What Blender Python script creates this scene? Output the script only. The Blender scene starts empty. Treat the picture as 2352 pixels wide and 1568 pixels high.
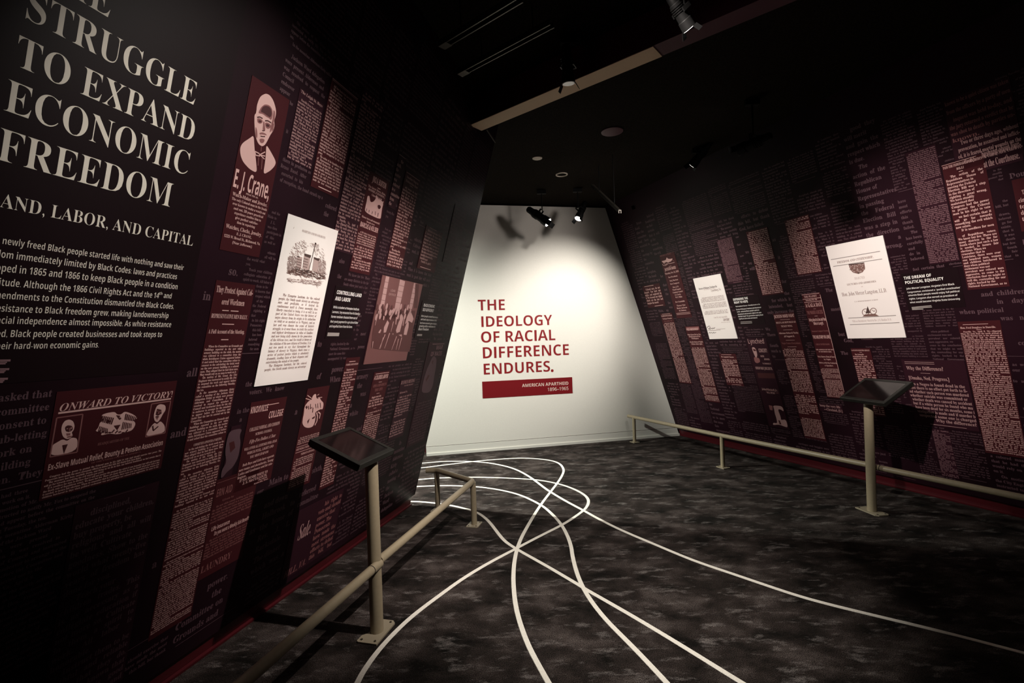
import bpy, math, random
import numpy as np
from mathutils import Matrix, Vector

random.seed(7)
COL = bpy.context.scene.collection
SC = bpy.context.scene

# ------------------------------------------------------------------ measured geometry of the place
FOC, CX, CY, RO, EYE_H = 1120.0, 1176.0, 785.0, math.atan(-0.0345), 1.5
CR, SR = math.cos(RO), math.sin(RO)
EYE = np.array([0.0, 0.0, EYE_H])


def ray(px, py):
    x, y = px - CX, py - CY
    return np.array([(CR * x + SR * y) / FOC, 1.0, (SR * x - CR * y) / FOC])


def on_floor(px, py, z=0.0):
    r = ray(px, py)
    return EYE + (z - EYE_H) / r[2] * r


def at_depth(px, py, y):
    return EYE + y * ray(px, py)


class Wall:
    """A wall plane: O on the floor line, U along it in reading direction, V up its (leaning) face, N to the viewer."""
    def __init__(s, p0, p1, tilt, off=0.0):
        s.O = np.array(p0, float)
        s.U = np.array(p1, float) - s.O
        s.U /= np.linalg.norm(s.U)
        s.n0 = np.array([s.U[1], -s.U[0], 0.0])
        t = math.radians(tilt)
        s.V = np.array([0, 0, math.cos(t)]) + s.n0 * math.sin(t)
        s.N = s.n0 * math.cos(t) - np.array([0, 0, math.sin(t)])
        s.O = s.O + s.n0 * off
        s.tilt = t

    def uv(s, px, py, off=0.0):
        r = ray(px, py)
        t = np.dot(s.O + off * s.N - EYE, s.N) / np.dot(r, s.N)
        p = EYE + t * r - s.O
        return float(np.dot(p, s.U)), float(np.dot(p, s.V))

    def at(s, u, v, off=0.0):
        return s.O + u * s.U + v * s.V + off * s.N

    def matrix(s, u=0.0, v=0.0, off=0.0):
        o = s.at(u, v, off)
        return Matrix(((s.U[0], s.V[0], s.N[0], o[0]), (s.U[1], s.V[1], s.N[1], o[1]),
                       (s.U[2], s.V[2], s.N[2], o[2]), (0, 0, 0, 1)))


# ------------------------------------------------------------------ camera, world, exposure
cd = bpy.data.cameras.new('camera')
cam = bpy.data.objects.new('camera', cd)
COL.objects.link(cam)
cd.sensor_width = 36.0
cd.lens = 36.0 * FOC / 2352.0
cd.clip_start = 0.05
cam.matrix_world = Matrix(((CR, -SR, 0, 0), (0, 0, -1, 0), (SR, CR, 0, EYE_H), (0, 0, 0, 1)))
SC.camera = cam

wd = bpy.data.worlds.new('world')
SC.world = wd
wd.use_nodes = True
wd.node_tree.nodes['Background'].inputs[0].default_value = (0.02, 0.012, 0.012, 1)
wd.node_tree.nodes['Background'].inputs[1].default_value = 0.0
SC.view_settings.view_transform = 'Standard'
SC.view_settings.look = 'None'
SC.view_settings.exposure = 0.0
SC.view_settings.gamma = 1.0
SC.view_settings.use_curve_mapping = False

WARM, NEUTRAL, COOL = (1.0, 0.89, 0.82), (1.0, 0.94, 0.86), (0.98, 1.0, 0.90)
# light name: (position, aim, watts, cone degrees, blend, colour, source radius)
LIGHTS = {
    'left_wall': ((1.14, 2.05, 3.00), (-1.10, 3.27, 0.88), 440, 53.8, 0.92, WARM, 0.02),
    'title': ((1.60, 1.70, 2.95), (-1.12, 1.91, 2.03), 300, 34.5, 0.85, NEUTRAL, 0.03),
    'right_wall': ((0.11, 1.70, 3.25), (3.27, 3.98, 1.71), 930, 35.9, 1.0, WARM, 0.03),
    'right_wall_far': ((0.25, 3.10, 3.10), (2.28, 5.85, 1.82), 660, 35, 1.0, NEUTRAL, 0.03),
    'back_wall': ((1.88, 5.07, 3.31), (0.62, 6.98, 1.62), 415, 61.2, 1.0, NEUTRAL, 0.03),
    'floor_pool': ((0.53, 1.71, 3.31), (0.62, 2.98, -0.10), 500, 51, 0.95, NEUTRAL, 0.05),
    'far_right': ((0, 0, 0), (1.95, 6.0, 1.75), 8, 62, 1.0, NEUTRAL, 0.03),
    'far_left': ((0, 0, 0), (-0.55, 4.4, 1.75), 6, 60, 1.0, NEUTRAL, 0.03),
    'upper_glow': ((0, 0, 0), (0.0, 6.75, 2.75), 75, 50, 1.0, WARM, 0.14),
    'left_rail_fill': ((1.18, 2.09, 3.00), (-0.45, 2.85, 0.45), 28, 44, 1.0, NEUTRAL, 0.02),  # added fill, no fixture: brightens the left rail and lectern post
    'gallery_floor': ((-2.9, 5.28, 3.2), (-0.25, 4.85, 0.0), 1250, 56, 0.7, COOL, 0.03),
    'right_rail_fill': ((0.11, 1.74, 3.20), (2.95, 3.85, 0.50), 150, 26, 1.0, NEUTRAL, 0.02),  # added fill, no fixture: lifts the low rail on the right
    'side_gallery': ((-2.6, 5.01, 3.0), (-1.51, 6.70, 0.09), 800, 120, 0.9, COOL, 0.04),
}


def add_spot(key, parent=None):
    p, t, e, a, b, c, r = LIGHTS[key]
    ld = bpy.data.lights.new(key + '_beam', 'SPOT')
    ld.energy, ld.spot_size, ld.spot_blend, ld.color, ld.shadow_soft_size = e, math.radians(a), b, c, r
    o = bpy.data.objects.new(key + '_beam', ld)
    COL.objects.link(o)
    o.location = p
    o.rotation_euler = (Vector(t) - Vector(p)).to_track_quat('-Z', 'Y').to_euler()
    return o


# ------------------------------------------------------------------ materials
def mat(name, col, rough=0.6, spec=0.3, metal=0.0, emit=0.0, emit_col=None):
    m = bpy.data.materials.new(name)
    m.use_nodes = True
    b = m.node_tree.nodes['Principled BSDF']
    b.inputs['Base Color'].default_value = (*col, 1)
    b.inputs['Roughness'].default_value = rough
    b.inputs['Specular IOR Level'].default_value = spec
    b.inputs['Metallic'].default_value = metal
    if emit:
        b.inputs['Emission Color'].default_value = (*(emit_col or col), 1)
        b.inputs['Emission Strength'].default_value = emit
    return m


def noisy(m, col_a, col_b, scale, detail=4, bump=0.0, coords='Object', stretch=(1, 1, 1), lo=0.35, hi=0.7):
    nt = m.node_tree
    b = nt.nodes['Principled BSDF']
    tc = nt.nodes.new('ShaderNodeTexCoord')
    mp = nt.nodes.new('ShaderNodeMapping')
    mp.inputs['Scale'].default_value = stretch
    n = nt.nodes.new('ShaderNodeTexNoise')
    n.inputs['Scale'].default_value = scale
    n.inputs['Detail'].default_value = detail
    r = nt.nodes.new('ShaderNodeValToRGB')
    r.color_ramp.elements[0].position, r.color_ramp.elements[0].color = lo, (*col_a, 1)
    r.color_ramp.elements[1].position, r.color_ramp.elements[1].color = hi, (*col_b, 1)
    nt.links.new(tc.outputs[coords], mp.inputs[0])
    nt.links.new(mp.outputs[0], n.inputs['Vector'])
    nt.links.new(n.outputs['Fac'], r.inputs[0])
    nt.links.new(r.outputs[0], b.inputs['Base Color'])
    if bump:
        bp = nt.nodes.new('ShaderNodeBump')
        bp.inputs['Strength'].default_value = bump
        bp.inputs['Distance'].default_value = 0.002
        nt.links.new(n.outputs['Fac'], bp.inputs['Height'])
        nt.links.new(bp.outputs[0], b.inputs['Normal'])
    return m


M = {}
M['wallpaper'] = noisy(mat('wallpaper', (0.02, 0.007, 0.012), 0.40, .11), (0.0075, 0.0030, 0.0042), (0.0185, 0.0060, 0.0105), 1.1, 3)
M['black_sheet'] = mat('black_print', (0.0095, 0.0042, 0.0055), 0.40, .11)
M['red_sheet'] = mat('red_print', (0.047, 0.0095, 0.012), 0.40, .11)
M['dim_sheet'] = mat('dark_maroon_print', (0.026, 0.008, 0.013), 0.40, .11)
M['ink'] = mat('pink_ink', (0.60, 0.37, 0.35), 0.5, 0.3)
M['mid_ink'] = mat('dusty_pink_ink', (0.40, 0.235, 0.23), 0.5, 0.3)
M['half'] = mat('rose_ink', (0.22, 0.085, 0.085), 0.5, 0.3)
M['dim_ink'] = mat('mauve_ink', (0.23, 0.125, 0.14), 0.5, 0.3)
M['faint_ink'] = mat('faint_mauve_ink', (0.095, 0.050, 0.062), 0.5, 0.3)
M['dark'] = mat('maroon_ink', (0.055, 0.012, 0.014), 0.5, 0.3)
M['white_ink'] = mat('white_lettering', (0.86, 0.84, 0.80), 0.5, 0.25)
M['title_ink'] = mat('bone_lettering', (0.68, 0.62, 0.54), 0.5, 0.25)
M['grey_ink'] = mat('grey_lettering', (0.38, 0.34, 0.32), 0.5, 0.25)
M['caption_sheet'] = mat('caption_ground', (0.0100, 0.0043, 0.0058), 0.40, .11)
M['paper'] = mat('white_document_print', (0.85, 0.79, 0.76), 0.5, 0.25)
M['sepia'] = mat('sepia_ink', (0.20, 0.11, 0.095), 0.6, 0.2)
M['sepia_light'] = mat('pale_sepia_ink', (0.42, 0.31, 0.29), 0.6, 0.2)
M['sepia_dark'] = mat('dark_sepia_ink', (0.075, 0.045, 0.04), 0.6, 0.2)
M['photo'] = mat('photo_mid_tone', (0.17, 0.072, 0.07), 0.45, 0.3)
M['photo_floor'] = mat('photo_floor_tone', (0.21, 0.098, 0.095), 0.45, 0.3)
M['photo_light'] = mat('photo_light_tone', (0.46, 0.28, 0.27), 0.45, 0.3)
M['photo_dark'] = mat('photo_dark_tone', (0.095, 0.036, 0.036), 0.45, 0.3)
M['white_wall'] = noisy(mat('white_wall_paint', (0.8, 0.78, 0.72), 0.75, 0.2), (0.79, 0.765, 0.705), (0.81, 0.785, 0.725), 60, 5, 0.03)
M['white_trim'] = mat('white_baseboard_paint', (0.80, 0.78, 0.72), 0.45, 0.4)
M['groove'] = mat('shadow_gap', (0.10, 0.06, 0.05), 0.8, 0.1)
M['maroon_paint'] = mat('maroon_paint', (0.060, 0.006, 0.009), 0.38, 0.4)
M['red_letters'] = mat('dark_red_lettering', (0.235, 0.012, 0.016), 0.5, 0.25)
M['red_band'] = mat('dark_red_band', (0.18, 0.006, 0.010), 0.5, 0.25)
M['band_letters'] = mat('cream_lettering', (0.80, 0.66, 0.58), 0.5, 0.25)
M['rail'] = noisy(mat('taupe_powder_coat', (0.30, 0.25, 0.165), 0.36, 0.45), (0.29, 0.24, 0.158), (0.31, 0.258, 0.172), 60, 3)
M['plate'] = mat('taupe_steel_plate', (0.28, 0.24, 0.17), 0.45, 0.4)
M['bolt'] = mat('dark_bolt', (0.04, 0.03, 0.02), 0.4, 0.5)
M['seam'] = mat('dark_joint_ring', (0.015, 0.012, 0.01), 0.6, 0.2)
M['frame'] = mat('black_lectern_frame', (0.012, 0.012, 0.010), 0.45, 0.4)
M['screen'] = mat('glossy_black_glass', (0.006, 0.004, 0.004), 0.12, 0.5)
M['black_metal'] = mat('black_fixture_metal', (0.003, 0.003, 0.003), 0.5, 0.12)
M['lens'] = mat('lit_lens', (1, 0.95, 0.85), 0.3, 0.3, 0, 9.0, (1.0, 0.95, 0.88))
M['lens_off'] = mat('dark_lens', (0.10, 0.09, 0.08), 0.2, 0.6)
M['track'] = mat('dark_track_metal', (0.06, 0.055, 0.045), 0.35, 0.5, 0.6)
M['beam_bounce_tan'] = mat('painted_bounce_light_tan', (0.74, 0.55, 0.37), 0.7, 0.2)  # bounce light on the maroon beam, put into the colour
M['red_beam'] = mat('maroon_beam_paint', (0.070, 0.011, 0.024), 0.55, 0.3)
M['ceiling_white'] = mat('pale_ceiling_plate', (0.60, 0.52, 0.44), 0.5, 0.3)
M['ceiling'] = noisy(mat('black_acoustic_ceiling', (0.02, 0.015, 0.01), 0.95, 0.05), (0.004, 0.003, 0.002), (0.018, 0.013, 0.009), 90, 3, 0.0)
M['inlay'] = noisy(mat('cream_carpet_inlay', (0.78, 0.74, 0.66), 0.95, 0.05), (0.70, 0.66, 0.58), (0.84, 0.80, 0.72), 250, 2, 0.3)


def carpet_material():
    m = mat('mottled_charcoal_carpet', (0.03, 0.025, 0.022), 0.95, 0.08)
    nt = m.node_tree
    N, L = nt.nodes.new, nt.links.new
    b = nt.nodes['Principled BSDF']
    tc = N('ShaderNodeTexCoord')

    def noise(scale, detail, stretch=(1, 1, 1), rot=0.0, dist=0.0, rgh=0.5):
        mp = N('ShaderNodeMapping')
        mp.inputs['Scale'].default_value = stretch
        mp.inputs['Rotation'].default_value = (0, 0, rot)
        n = N('ShaderNodeTexNoise')
        n.inputs['Scale'].default_value = scale
        n.inputs['Detail'].default_value = detail
        n.inputs['Distortion'].default_value = dist
        n.inputs['Roughness'].default_value = rgh
        L(tc.outputs['Object'], mp.inputs[0])
        L(mp.outputs[0], n.inputs['Vector'])
        return n.outputs['Fac']

    def ramp(src, stops):
        r = N('ShaderNodeValToRGB')
        els = r.color_ramp.elements
        while len(els) < len(stops):
            els.new(0.5)
        for e, (p, c) in zip(els, stops):
            e.position, e.color = p, (*c, 1)
        L(src, r.inputs[0])
        return r.outputs[0]

    def mix(kind, fac, a, c):
        x = N('ShaderNodeMix')
        x.data_type, x.blend_type = 'RGBA', kind
        if isinstance(fac, float):
            x.inputs[0].default_value = fac
        else:
            L(fac, x.inputs[0])
        for k, v in ((6, a), (7, c)):
            if isinstance(v, tuple):
                x.inputs[k].default_value = (*v, 1)
            else:
                L(v, x.inputs[k])
        return x.outputs[2]

    cloud = ramp(noise(3.4, 12, (1, 1.4, 1), 0.3, 0.15, 0.62), [(0.36, (0.006, 0.005, 0.0045)), (0.52, (0.024, 0.0185, 0.017)), (0.70, (0.070, 0.058, 0.054))])
    streak = ramp(noise(7.5, 12, (0.7, 1.7, 1), 0.5, 0.2, 0.68), [(0.54, (0, 0, 0)), (0.72, (1, 1, 1))])
    c1 = mix('MIX', streak, cloud, (0.15, 0.135, 0.13))
    fibre = ramp(noise(240, 2), [(0.34, (0.1, 0.1, 0.1)), (0.68, (2.0, 1.95, 1.9))])
    c2 = mix('MULTIPLY', 1.0, c1, fibre)
    L(c2, b.inputs['Base Color'])
    bp = N('ShaderNodeBump')
    bp.inputs['Strength'].default_value = 0.5
    bp.inputs['Distance'].default_value = 0.004
    L(noise(260, 2), bp.inputs['Height'])
    L(bp.outputs[0], b.inputs['Normal'])
    return m


M['carpet'] = carpet_material()


# ------------------------------------------------------------------ object helpers
def link(o, parent=None):
    COL.objects.link(o)
    if parent:
        o.parent = parent
    return o


def tag(o, label=None, cat=None, group=None, kind=None):
    for k, v in (('label', label), ('category', cat), ('group', group), ('kind', kind)):
        if v:
            o[k] = v
    return o


def mesh_obj(name, verts, faces, m, parent=None, smooth=False, mw=None):
    me = bpy.data.meshes.new(name)
    me.from_pydata([tuple(map(float, v)) for v in verts], [], faces)
    me.update()
    if smooth:
        for p in me.polygons:
            p.use_smooth = True
    me.materials.append(m)
    o = link(bpy.data.objects.new(name, me), parent)
    if mw is not None:
        o.matrix_world = mw
    return o


ORIG = {}


def empty(name, loc, label=None, cat=None, group=None):
    o = link(bpy.data.objects.new(name, None))
    o.empty_display_size = 0.1
    o.location = Vector(loc)
    ORIG[o.name] = np.array(loc, float)
    return tag(o, label, cat, group)


class Geo:
    """Collects plain solids into one mesh."""
    def __init__(s):
        s.v, s.f = [], []

    def add(s, vs, fs):
        n = len(s.v)
        s.v += [np.array(v, float) for v in vs]
        s.f += [tuple(i + n for i in f) for f in fs]
        return s

    def box(s, c, ax, ay, az):
        """c centre, three half-extent vectors"""
        c, ax, ay, az = (np.array(q, float) for q in (c, ax, ay, az))
        vs = [c + sx * ax + sy * ay + sz * az for sx in (-1, 1) for sy in (-1, 1) for sz in (-1, 1)]
        return s.add(vs, [(0, 1, 3, 2), (4, 6, 7, 5), (0, 4, 5, 1), (2, 3, 7, 6), (0, 2, 6, 4), (1, 5, 7, 3)])

    def tube(s, pts, radii, seg=24, caps=True):
        pts = [np.array(p, float) for p in pts]
        if not isinstance(radii, (list, tuple)):
            radii = [radii] * len(pts)
        rings = []
        ref = None
        for i, p in enumerate(pts):
            d = pts[min(i + 1, len(pts) - 1)] - pts[max(i - 1, 0)]
            if np.linalg.norm(d) < 1e-9:
                d = pts[-1] - pts[0]
            d = d / np.linalg.norm(d)
            if ref is None:
                ref = np.array([0, 0, 1.0]) if abs(d[2]) < 0.9 else np.array([1.0, 0, 0])
            a = np.cross(d, ref)
            a /= np.linalg.norm(a)
            b = np.cross(d, a)
            rings.append([p + radii[i] * (math.cos(t) * a + math.sin(t) * b) for t in np.linspace(0, 2 * math.pi, seg, endpoint=False)])
        vs = [q for r in rings for q in r]
        fs = []
        for i in range(len(rings) - 1):
            for k in range(seg):
                k2 = (k + 1) % seg
                fs.append((i * seg + k, i * seg + k2, (i + 1) * seg + k2, (i + 1) * seg + k))
        if caps:
            fs.append(tuple(range(seg))[::-1])
            fs.append(tuple((len(rings) - 1) * seg + k for k in range(seg)))
        return s.add(vs, fs)

    def prism(s, poly, h0, h1, o=(0, 0, 0), ax=(1, 0, 0), ay=(0, 1, 0), az=(0, 0, 1)):
        o, ax, ay, az = (np.array(q, float) for q in (o, ax, ay, az))
        n = len(poly)
        vs = [o + x * ax + y * ay + h * az for h in (h0, h1) for x, y in poly]
        fs = [tuple(range(n))[::-1], tuple(range(n, 2 * n))]
        fs += [(i, (i + 1) % n, n + (i + 1) % n, n + i) for i in range(n)]
        return s.add(vs, fs)

    def build(s, name, m, parent=None, smooth=False, label=None):
        org = ORIG.get(parent.name, np.zeros(3)) if parent else np.zeros(3)
        o = mesh_obj(name, [v - org for v in s.v], s.f, m, parent)
        if parent:
            ORIG[o.name] = org
        if smooth:
            for p in o.data.polygons:
                p.use_smooth = len(p.vertices) == 4
            o.data.set_sharp_from_angle(angle=math.radians(40))
        return tag(o, label=label)


# ------------------------------------------------------------------ lettering
GL = {}
STYLE = {  # unicode bases of the letter shapes: capitals, small letters, digits, outline offset
    'serif': (0x1D400, 0x1D41A, 0x1D7CE, 0.0),
    'serif_thin': (0x1D400, 0x1D41A, 0x1D7CE, -0.010),
    'italic': (0x1D468, 0x1D482, 0x1D7CE, -0.004),
    'sans_bold': (0x1D5D4, 0x1D5EE, 0x1D7EC, 0.0),
    'sans': (0x1D5A0, 0x1D5BA, 0x1D7E2, 0.0),
    'sans_mid': (0x1D5D4, 0x1D5EE, 0x1D7EC, -0.014),
    'sans_heavy': (0x1D5D4, 0x1D5EE, 0x1D7EC, -0.008),
    'tiny': (0x1D400, 0x1D41A, 0x1D7CE, 0.008),
}


def remap(style, ch):
    up, lo, dg, _ = STYLE[style]
    if up is None:
        return ch
    if 'A' <= ch <= 'Z':
        return chr(up + ord(ch) - 65)
    if 'a' <= ch <= 'z':
        return chr(lo + ord(ch) - 97)
    if '0' <= ch <= '9':
        return chr(dg + ord(ch) - 48)
    return ch


def raw_mesh(body, res, offset):
    c = bpy.data.curves.new('glyph', 'FONT')
    c.body, c.resolution_u, c.offset = body, res, offset
    o = bpy.data.objects.new('glyph', c)
    COL.objects.link(o)
    dg = bpy.context.evaluated_depsgraph_get()
    e = o.evaluated_get(dg)
    me = e.to_mesh()
    n = len(me.vertices)
    v = np.zeros(n * 3, np.float32)
    me.vertices.foreach_get('co', v)
    me.calc_loop_triangles()
    t = np.zeros(len(me.loop_triangles) * 3, np.int32)
    me.loop_triangles.foreach_get('vertices', t)
    e.to_mesh_clear()
    bpy.data.objects.remove(o)
    bpy.data.curves.remove(c)
    return v.reshape(-1, 3)[:, :2].copy(), t.reshape(-1, 3).copy()


BAR = None
I_STEM = {'sans': .09, 'sans_mid': .135, 'sans_heavy': .148, 'sans_bold': .165}


def glyph(style, ch):
    global BAR
    k = (style, ch)
    if k in GL:
        return GL[k]
    if BAR is None:
        BAR = raw_mesh('|', 1, 0)[0][:, 0].max()
    res = 1 if style == 'tiny' else 4
    if ch == ' ':
        g = (np.zeros((0, 2), np.float32), np.zeros((0, 3), np.int32), 0.26)
    elif ch == 'I' and style in I_STEM:   # plain stem without feet
        w_ = I_STEM[style]
        g = (np.array([(.085, 0), (.085 + w_, 0), (.085 + w_, .714), (.085, .714)], np.float32), np.array([(0, 1, 2), (0, 2, 3)], np.int32), .17 + w_)
    else:
        rc = remap(style, ch)
        off = STYLE[style][3]
        if rc == ch and style in ('serif', 'sans_bold', 'tiny', 'sans_heavy'):
            off = 0.035 if style == 'sans_heavy' else 0.02
        v, t = raw_mesh(rc, res, off)
        adv = float(raw_mesh(rc + '|', 1, 0)[0][:, 0].max() - BAR)
        g = (v, t, adv)
    GL[k] = g
    return g


def text_width(s, style, track=0.0):
    return sum(glyph(style, c)[2] + track for c in s) - (track if s else 0)


CAP = {'sans': 0.70, 'sans_mid': 0.70}


class Ink:
    """Flat printed shapes in a wall's own (u, v) coordinates, gathered into one mesh."""
    def __init__(s):
        s.vs, s.loops, s.starts, s.n, s.nl = [], [], [], 0, 0

    def tris(s, v, t):
        s.vs.append(v)
        s.loops.append((t + s.n).ravel())
        s.starts.append(np.arange(len(t)) * 3 + s.nl)
        s.n += len(v)
        s.nl += t.size

    def poly(s, pts):
        p = np.array(pts, np.float32)
        s.vs.append(p)
        s.loops.append(np.arange(len(p)) + s.n)
        s.starts.append(np.array([s.nl]))
        s.n += len(p)
        s.nl += len(p)

    def rect(s, x0, y0, x1, y1):
        s.poly([(x0, y0), (x1, y0), (x1, y1), (x0, y1)])

    def stroke(s, a, b, w, w2=None):
        a, b = np.array(a, float), np.array(b, float)
        d = b - a
        l = np.linalg.norm(d)
        if l < 1e-7:
            return
        n = np.array([-d[1], d[0]]) / l / 2
        w2 = w if w2 is None else w2
        s.poly([a - n * w, b - n * w2, b + n * w2, a + n * w])

    def line(s, pts, w):
        for a, b in zip(pts[:-1], pts[1:]):
            s.stroke(a, b, w)

    def disc(s, c, rx, ry=None, n=20):
        ry = rx if ry is None else ry
        s.poly([(c[0] + rx * math.cos(t), c[1] + ry * math.sin(t)) for t in np.linspace(0, 2 * math.pi, n, endpoint=False)])

    def text(s, txt, x, y, sx, sy, style, track=0.0):
        """baseline start x, y; em size sx, sy"""
        for ch in txt:
            v, t, adv = glyph(style, ch)
            if len(v):
                s.tris(v * np.array([sx, sy], np.float32) + np.array([x, y], np.float32), t)
            x += (adv + track) * sx
        return x

    def fit(s, txt, x0, x1, y, cap, style, align='c', max_stretch=1.25, track=0.0):
        """one line with capital height `cap` squeezed into x0..x1"""
        em = cap / CAP.get(style, 0.68)
        w = text_width(txt, style, track)
        sx = min(em * max_stretch, (x1 - x0) / max(w, 1e-6))
        tw = w * sx
        x = x0 if align == 'l' else x1 - tw if align == 'r' else (x0 + x1 - tw) / 2
        s.text(txt, x, y, sx, em, style, track)

    def column(s, words, x0, x1, ytop, pitch, n, style='tiny', squeeze=0.85, skip=None, cap=0.68, pos=0):
        """n justified lines of running text"""
        em = pitch * cap / 0.68
        sx = em * squeeze
        W = x1 - x0
        k = pos
        y = ytop - pitch * 0.8
        sp = 0.26 * sx
        start = True
        for i in range(n):
            x_in = 1.2 * em if start else 0.0
            line, w = [], x_in
            last = False
            while True:
                wd_ = words[k % len(words)]
                if wd_ == '\n':
                    k += 1
                    if line:
                        last = True
                        break
                    continue
                ww = text_width(wd_, style) * sx
                if line and w + sp + ww > W:
                    break
                w += (sp if line else 0) + ww
                line.append((wd_, ww))
                k += 1
                if w > W:
                    break
            start = last
            tot = sum(q for _, q in line)
            gap = sp if last or len(line) < 2 else (W - x_in - tot) / (len(line) - 1)
            if gap > 5 * sp:
                gap = sp
            x = x0 + x_in
            for wd_, ww in line:
                if skip is None or not skip(x, y, x + ww, y + em * 0.7):
                    s.text(wd_, x, y, sx, em, style)
                x += ww + gap
            y -= pitch
        return k

    def build(s, name, m, parent=None, off=0.0, shift=(0, 0), kind=None, label=None, z=0.0):
        if not s.n:
            return None
        v = np.concatenate(s.vs)
        co = np.zeros((len(v), 3), np.float32)
        co[:, :2] = v - np.array(shift, np.float32)
        co[:, 2] = z
        me = bpy.data.meshes.new(name)
        lp = np.concatenate(s.loops).astype(np.int32)
        st = np.concatenate(s.starts).astype(np.int32)
        me.vertices.add(len(co))
        me.vertices.foreach_set('co', co.ravel())
        me.loops.add(len(lp))
        me.loops.foreach_set('vertex_index', lp)
        me.polygons.add(len(st))
        me.polygons.foreach_set('loop_start', st)
        me.update(calc_edges=True)
        me.validate()
        me.materials.append(m)
        o = link(bpy.data.objects.new(name, me), parent)
        tag(o, label=label, kind=kind)
        return o


# ------------------------------------------------------------------ the setting: floor, ceiling, walls
WL = Wall(on_floor(382, 1568), on_floor(939, 1163), 15.7, 0.02)
WR = Wall(on_floor(1880, 1076.5), on_floor(2352, 1190), 17.0, 0.03)
WB = Wall(on_floor(980, 1048), on_floor(1546, 1002), 0.0, 0.0)
CEIL = 3.42


def wall_solid(W, poly, n0, n1):
    g = Geo()
    return g.prism(poly, n0, n1, W.O, W.U, W.V, W.N)


def struct(o, label=None):
    o['kind'] = 'structure'
    return o


def cut_u(W, v, P):
    """u on W at height v where it meets plane P"""
    p = W.at(0, v)
    return float(np.dot(P.O - p, P.N) / np.dot(W.U, P.N))


vtopL, vtopR = CEIL / math.cos(WL.tilt), CEIL / math.cos(WR.tilt)
uL0, uL1 = -2.6, 2.44
wall_left = struct(wall_solid(WL, [(uL0, 0.105), (uL1, 0.105), (uL1, vtopL), (uL0, vtopL)], -0.22, 0.0).build('wall_left', M['wallpaper']))
struct(wall_solid(WL, [(uL0, 0), (uL1 - 0.01, 0), (uL1 - 0.01, 0.10), (uL0, 0.10)], -0.20, -0.022).build('baseboard_left', M['maroon_paint']))
struct(wall_solid(WL, [(uL0, 0), (uL1 - 0.01, 0), (uL1 - 0.01, 0.014), (uL0, 0.014)], -0.02, -0.004).build('trim_1', M['maroon_paint']))
ra, rb = cut_u(WR, 0.0, WB), cut_u(WR, vtopR, WB)
ra2 = cut_u(WR, 0.105, WB)
uR1 = 6.2
wall_right = struct(wall_solid(WR, [(ra2, 0.105), (uR1, 0.105), (uR1, vtopR), (rb, vtopR)], -0.22, 0.0).build('wall_right', M['wallpaper']))
struct(wall_solid(WR, [(ra, 0), (uR1, 0), (uR1, 0.10), (ra2, 0.10)], -0.20, -0.022).build('baseboard_right', M['maroon_paint']))
struct(wall_solid(WR, [(ra, 0), (uR1, 0), (uR1, 0.014), (ra, 0.014)], -0.02, -0.004).build('trim_2', M['maroon_paint']))
b0, b1 = cut_u(WB, 0.0, WR), cut_u(WB, CEIL, WR)
bm_ = b0 + (b1 - b0) * 0.115 / CEIL
wall_back = struct(wall_solid(WB, [(0, 0.125), (bm_, 0.125), (b1, 3.40), (0, 3.40)], -0.12, 0.0).build('wall_back', M['white_wall']))
struct(wall_solid(WB, [(0, 0), (b0, 0), (bm_, 0.118), (0, 0.118)], -0.12, 0.006).build('baseboard_back', M['white_trim']))
struct(wall_solid(WB, [(0, 0), (b0, 0), (b0, 0.035), (0, 0.035)], 0.0065, 0.016).build('trim_3', M['white_trim']))
struct(wall_solid(WB, [(0, 0.118), (bm_, 0.118), (bm_, 0.125), (0, 0.125)], -0.12, -0.006).build('trim_4', M['groove']))
# the maroon return wall behind the white wall's left corner
r0 = WB.at(0, 0, -0.12)
WRet = Wall(r0 + np.array([-0.75, 1.95, 0]), r0 + np.array([-0.02, 0.05, 0]), 0.0)
struct(wall_solid(WRet, [(0, 0), (2.03, 0), (2.03, 3.40), (0, 3.40)], -0.12, 0.0).build('wall_return', M['maroon_paint']))

g = Geo().box((1.0, 3.5, -0.05), (7, 0, 0), (0, 6.5, 0), (0, 0, 0.05))
floor = struct(g.build('floor', M['carpet']))
g = Geo().box((1.0, 3.5, CEIL + 0.05), (7, 0, 0), (0, 6.5, 0), (0, 0, 0.05))
ceiling = struct(g.build('ceiling', M['ceiling']))

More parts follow.
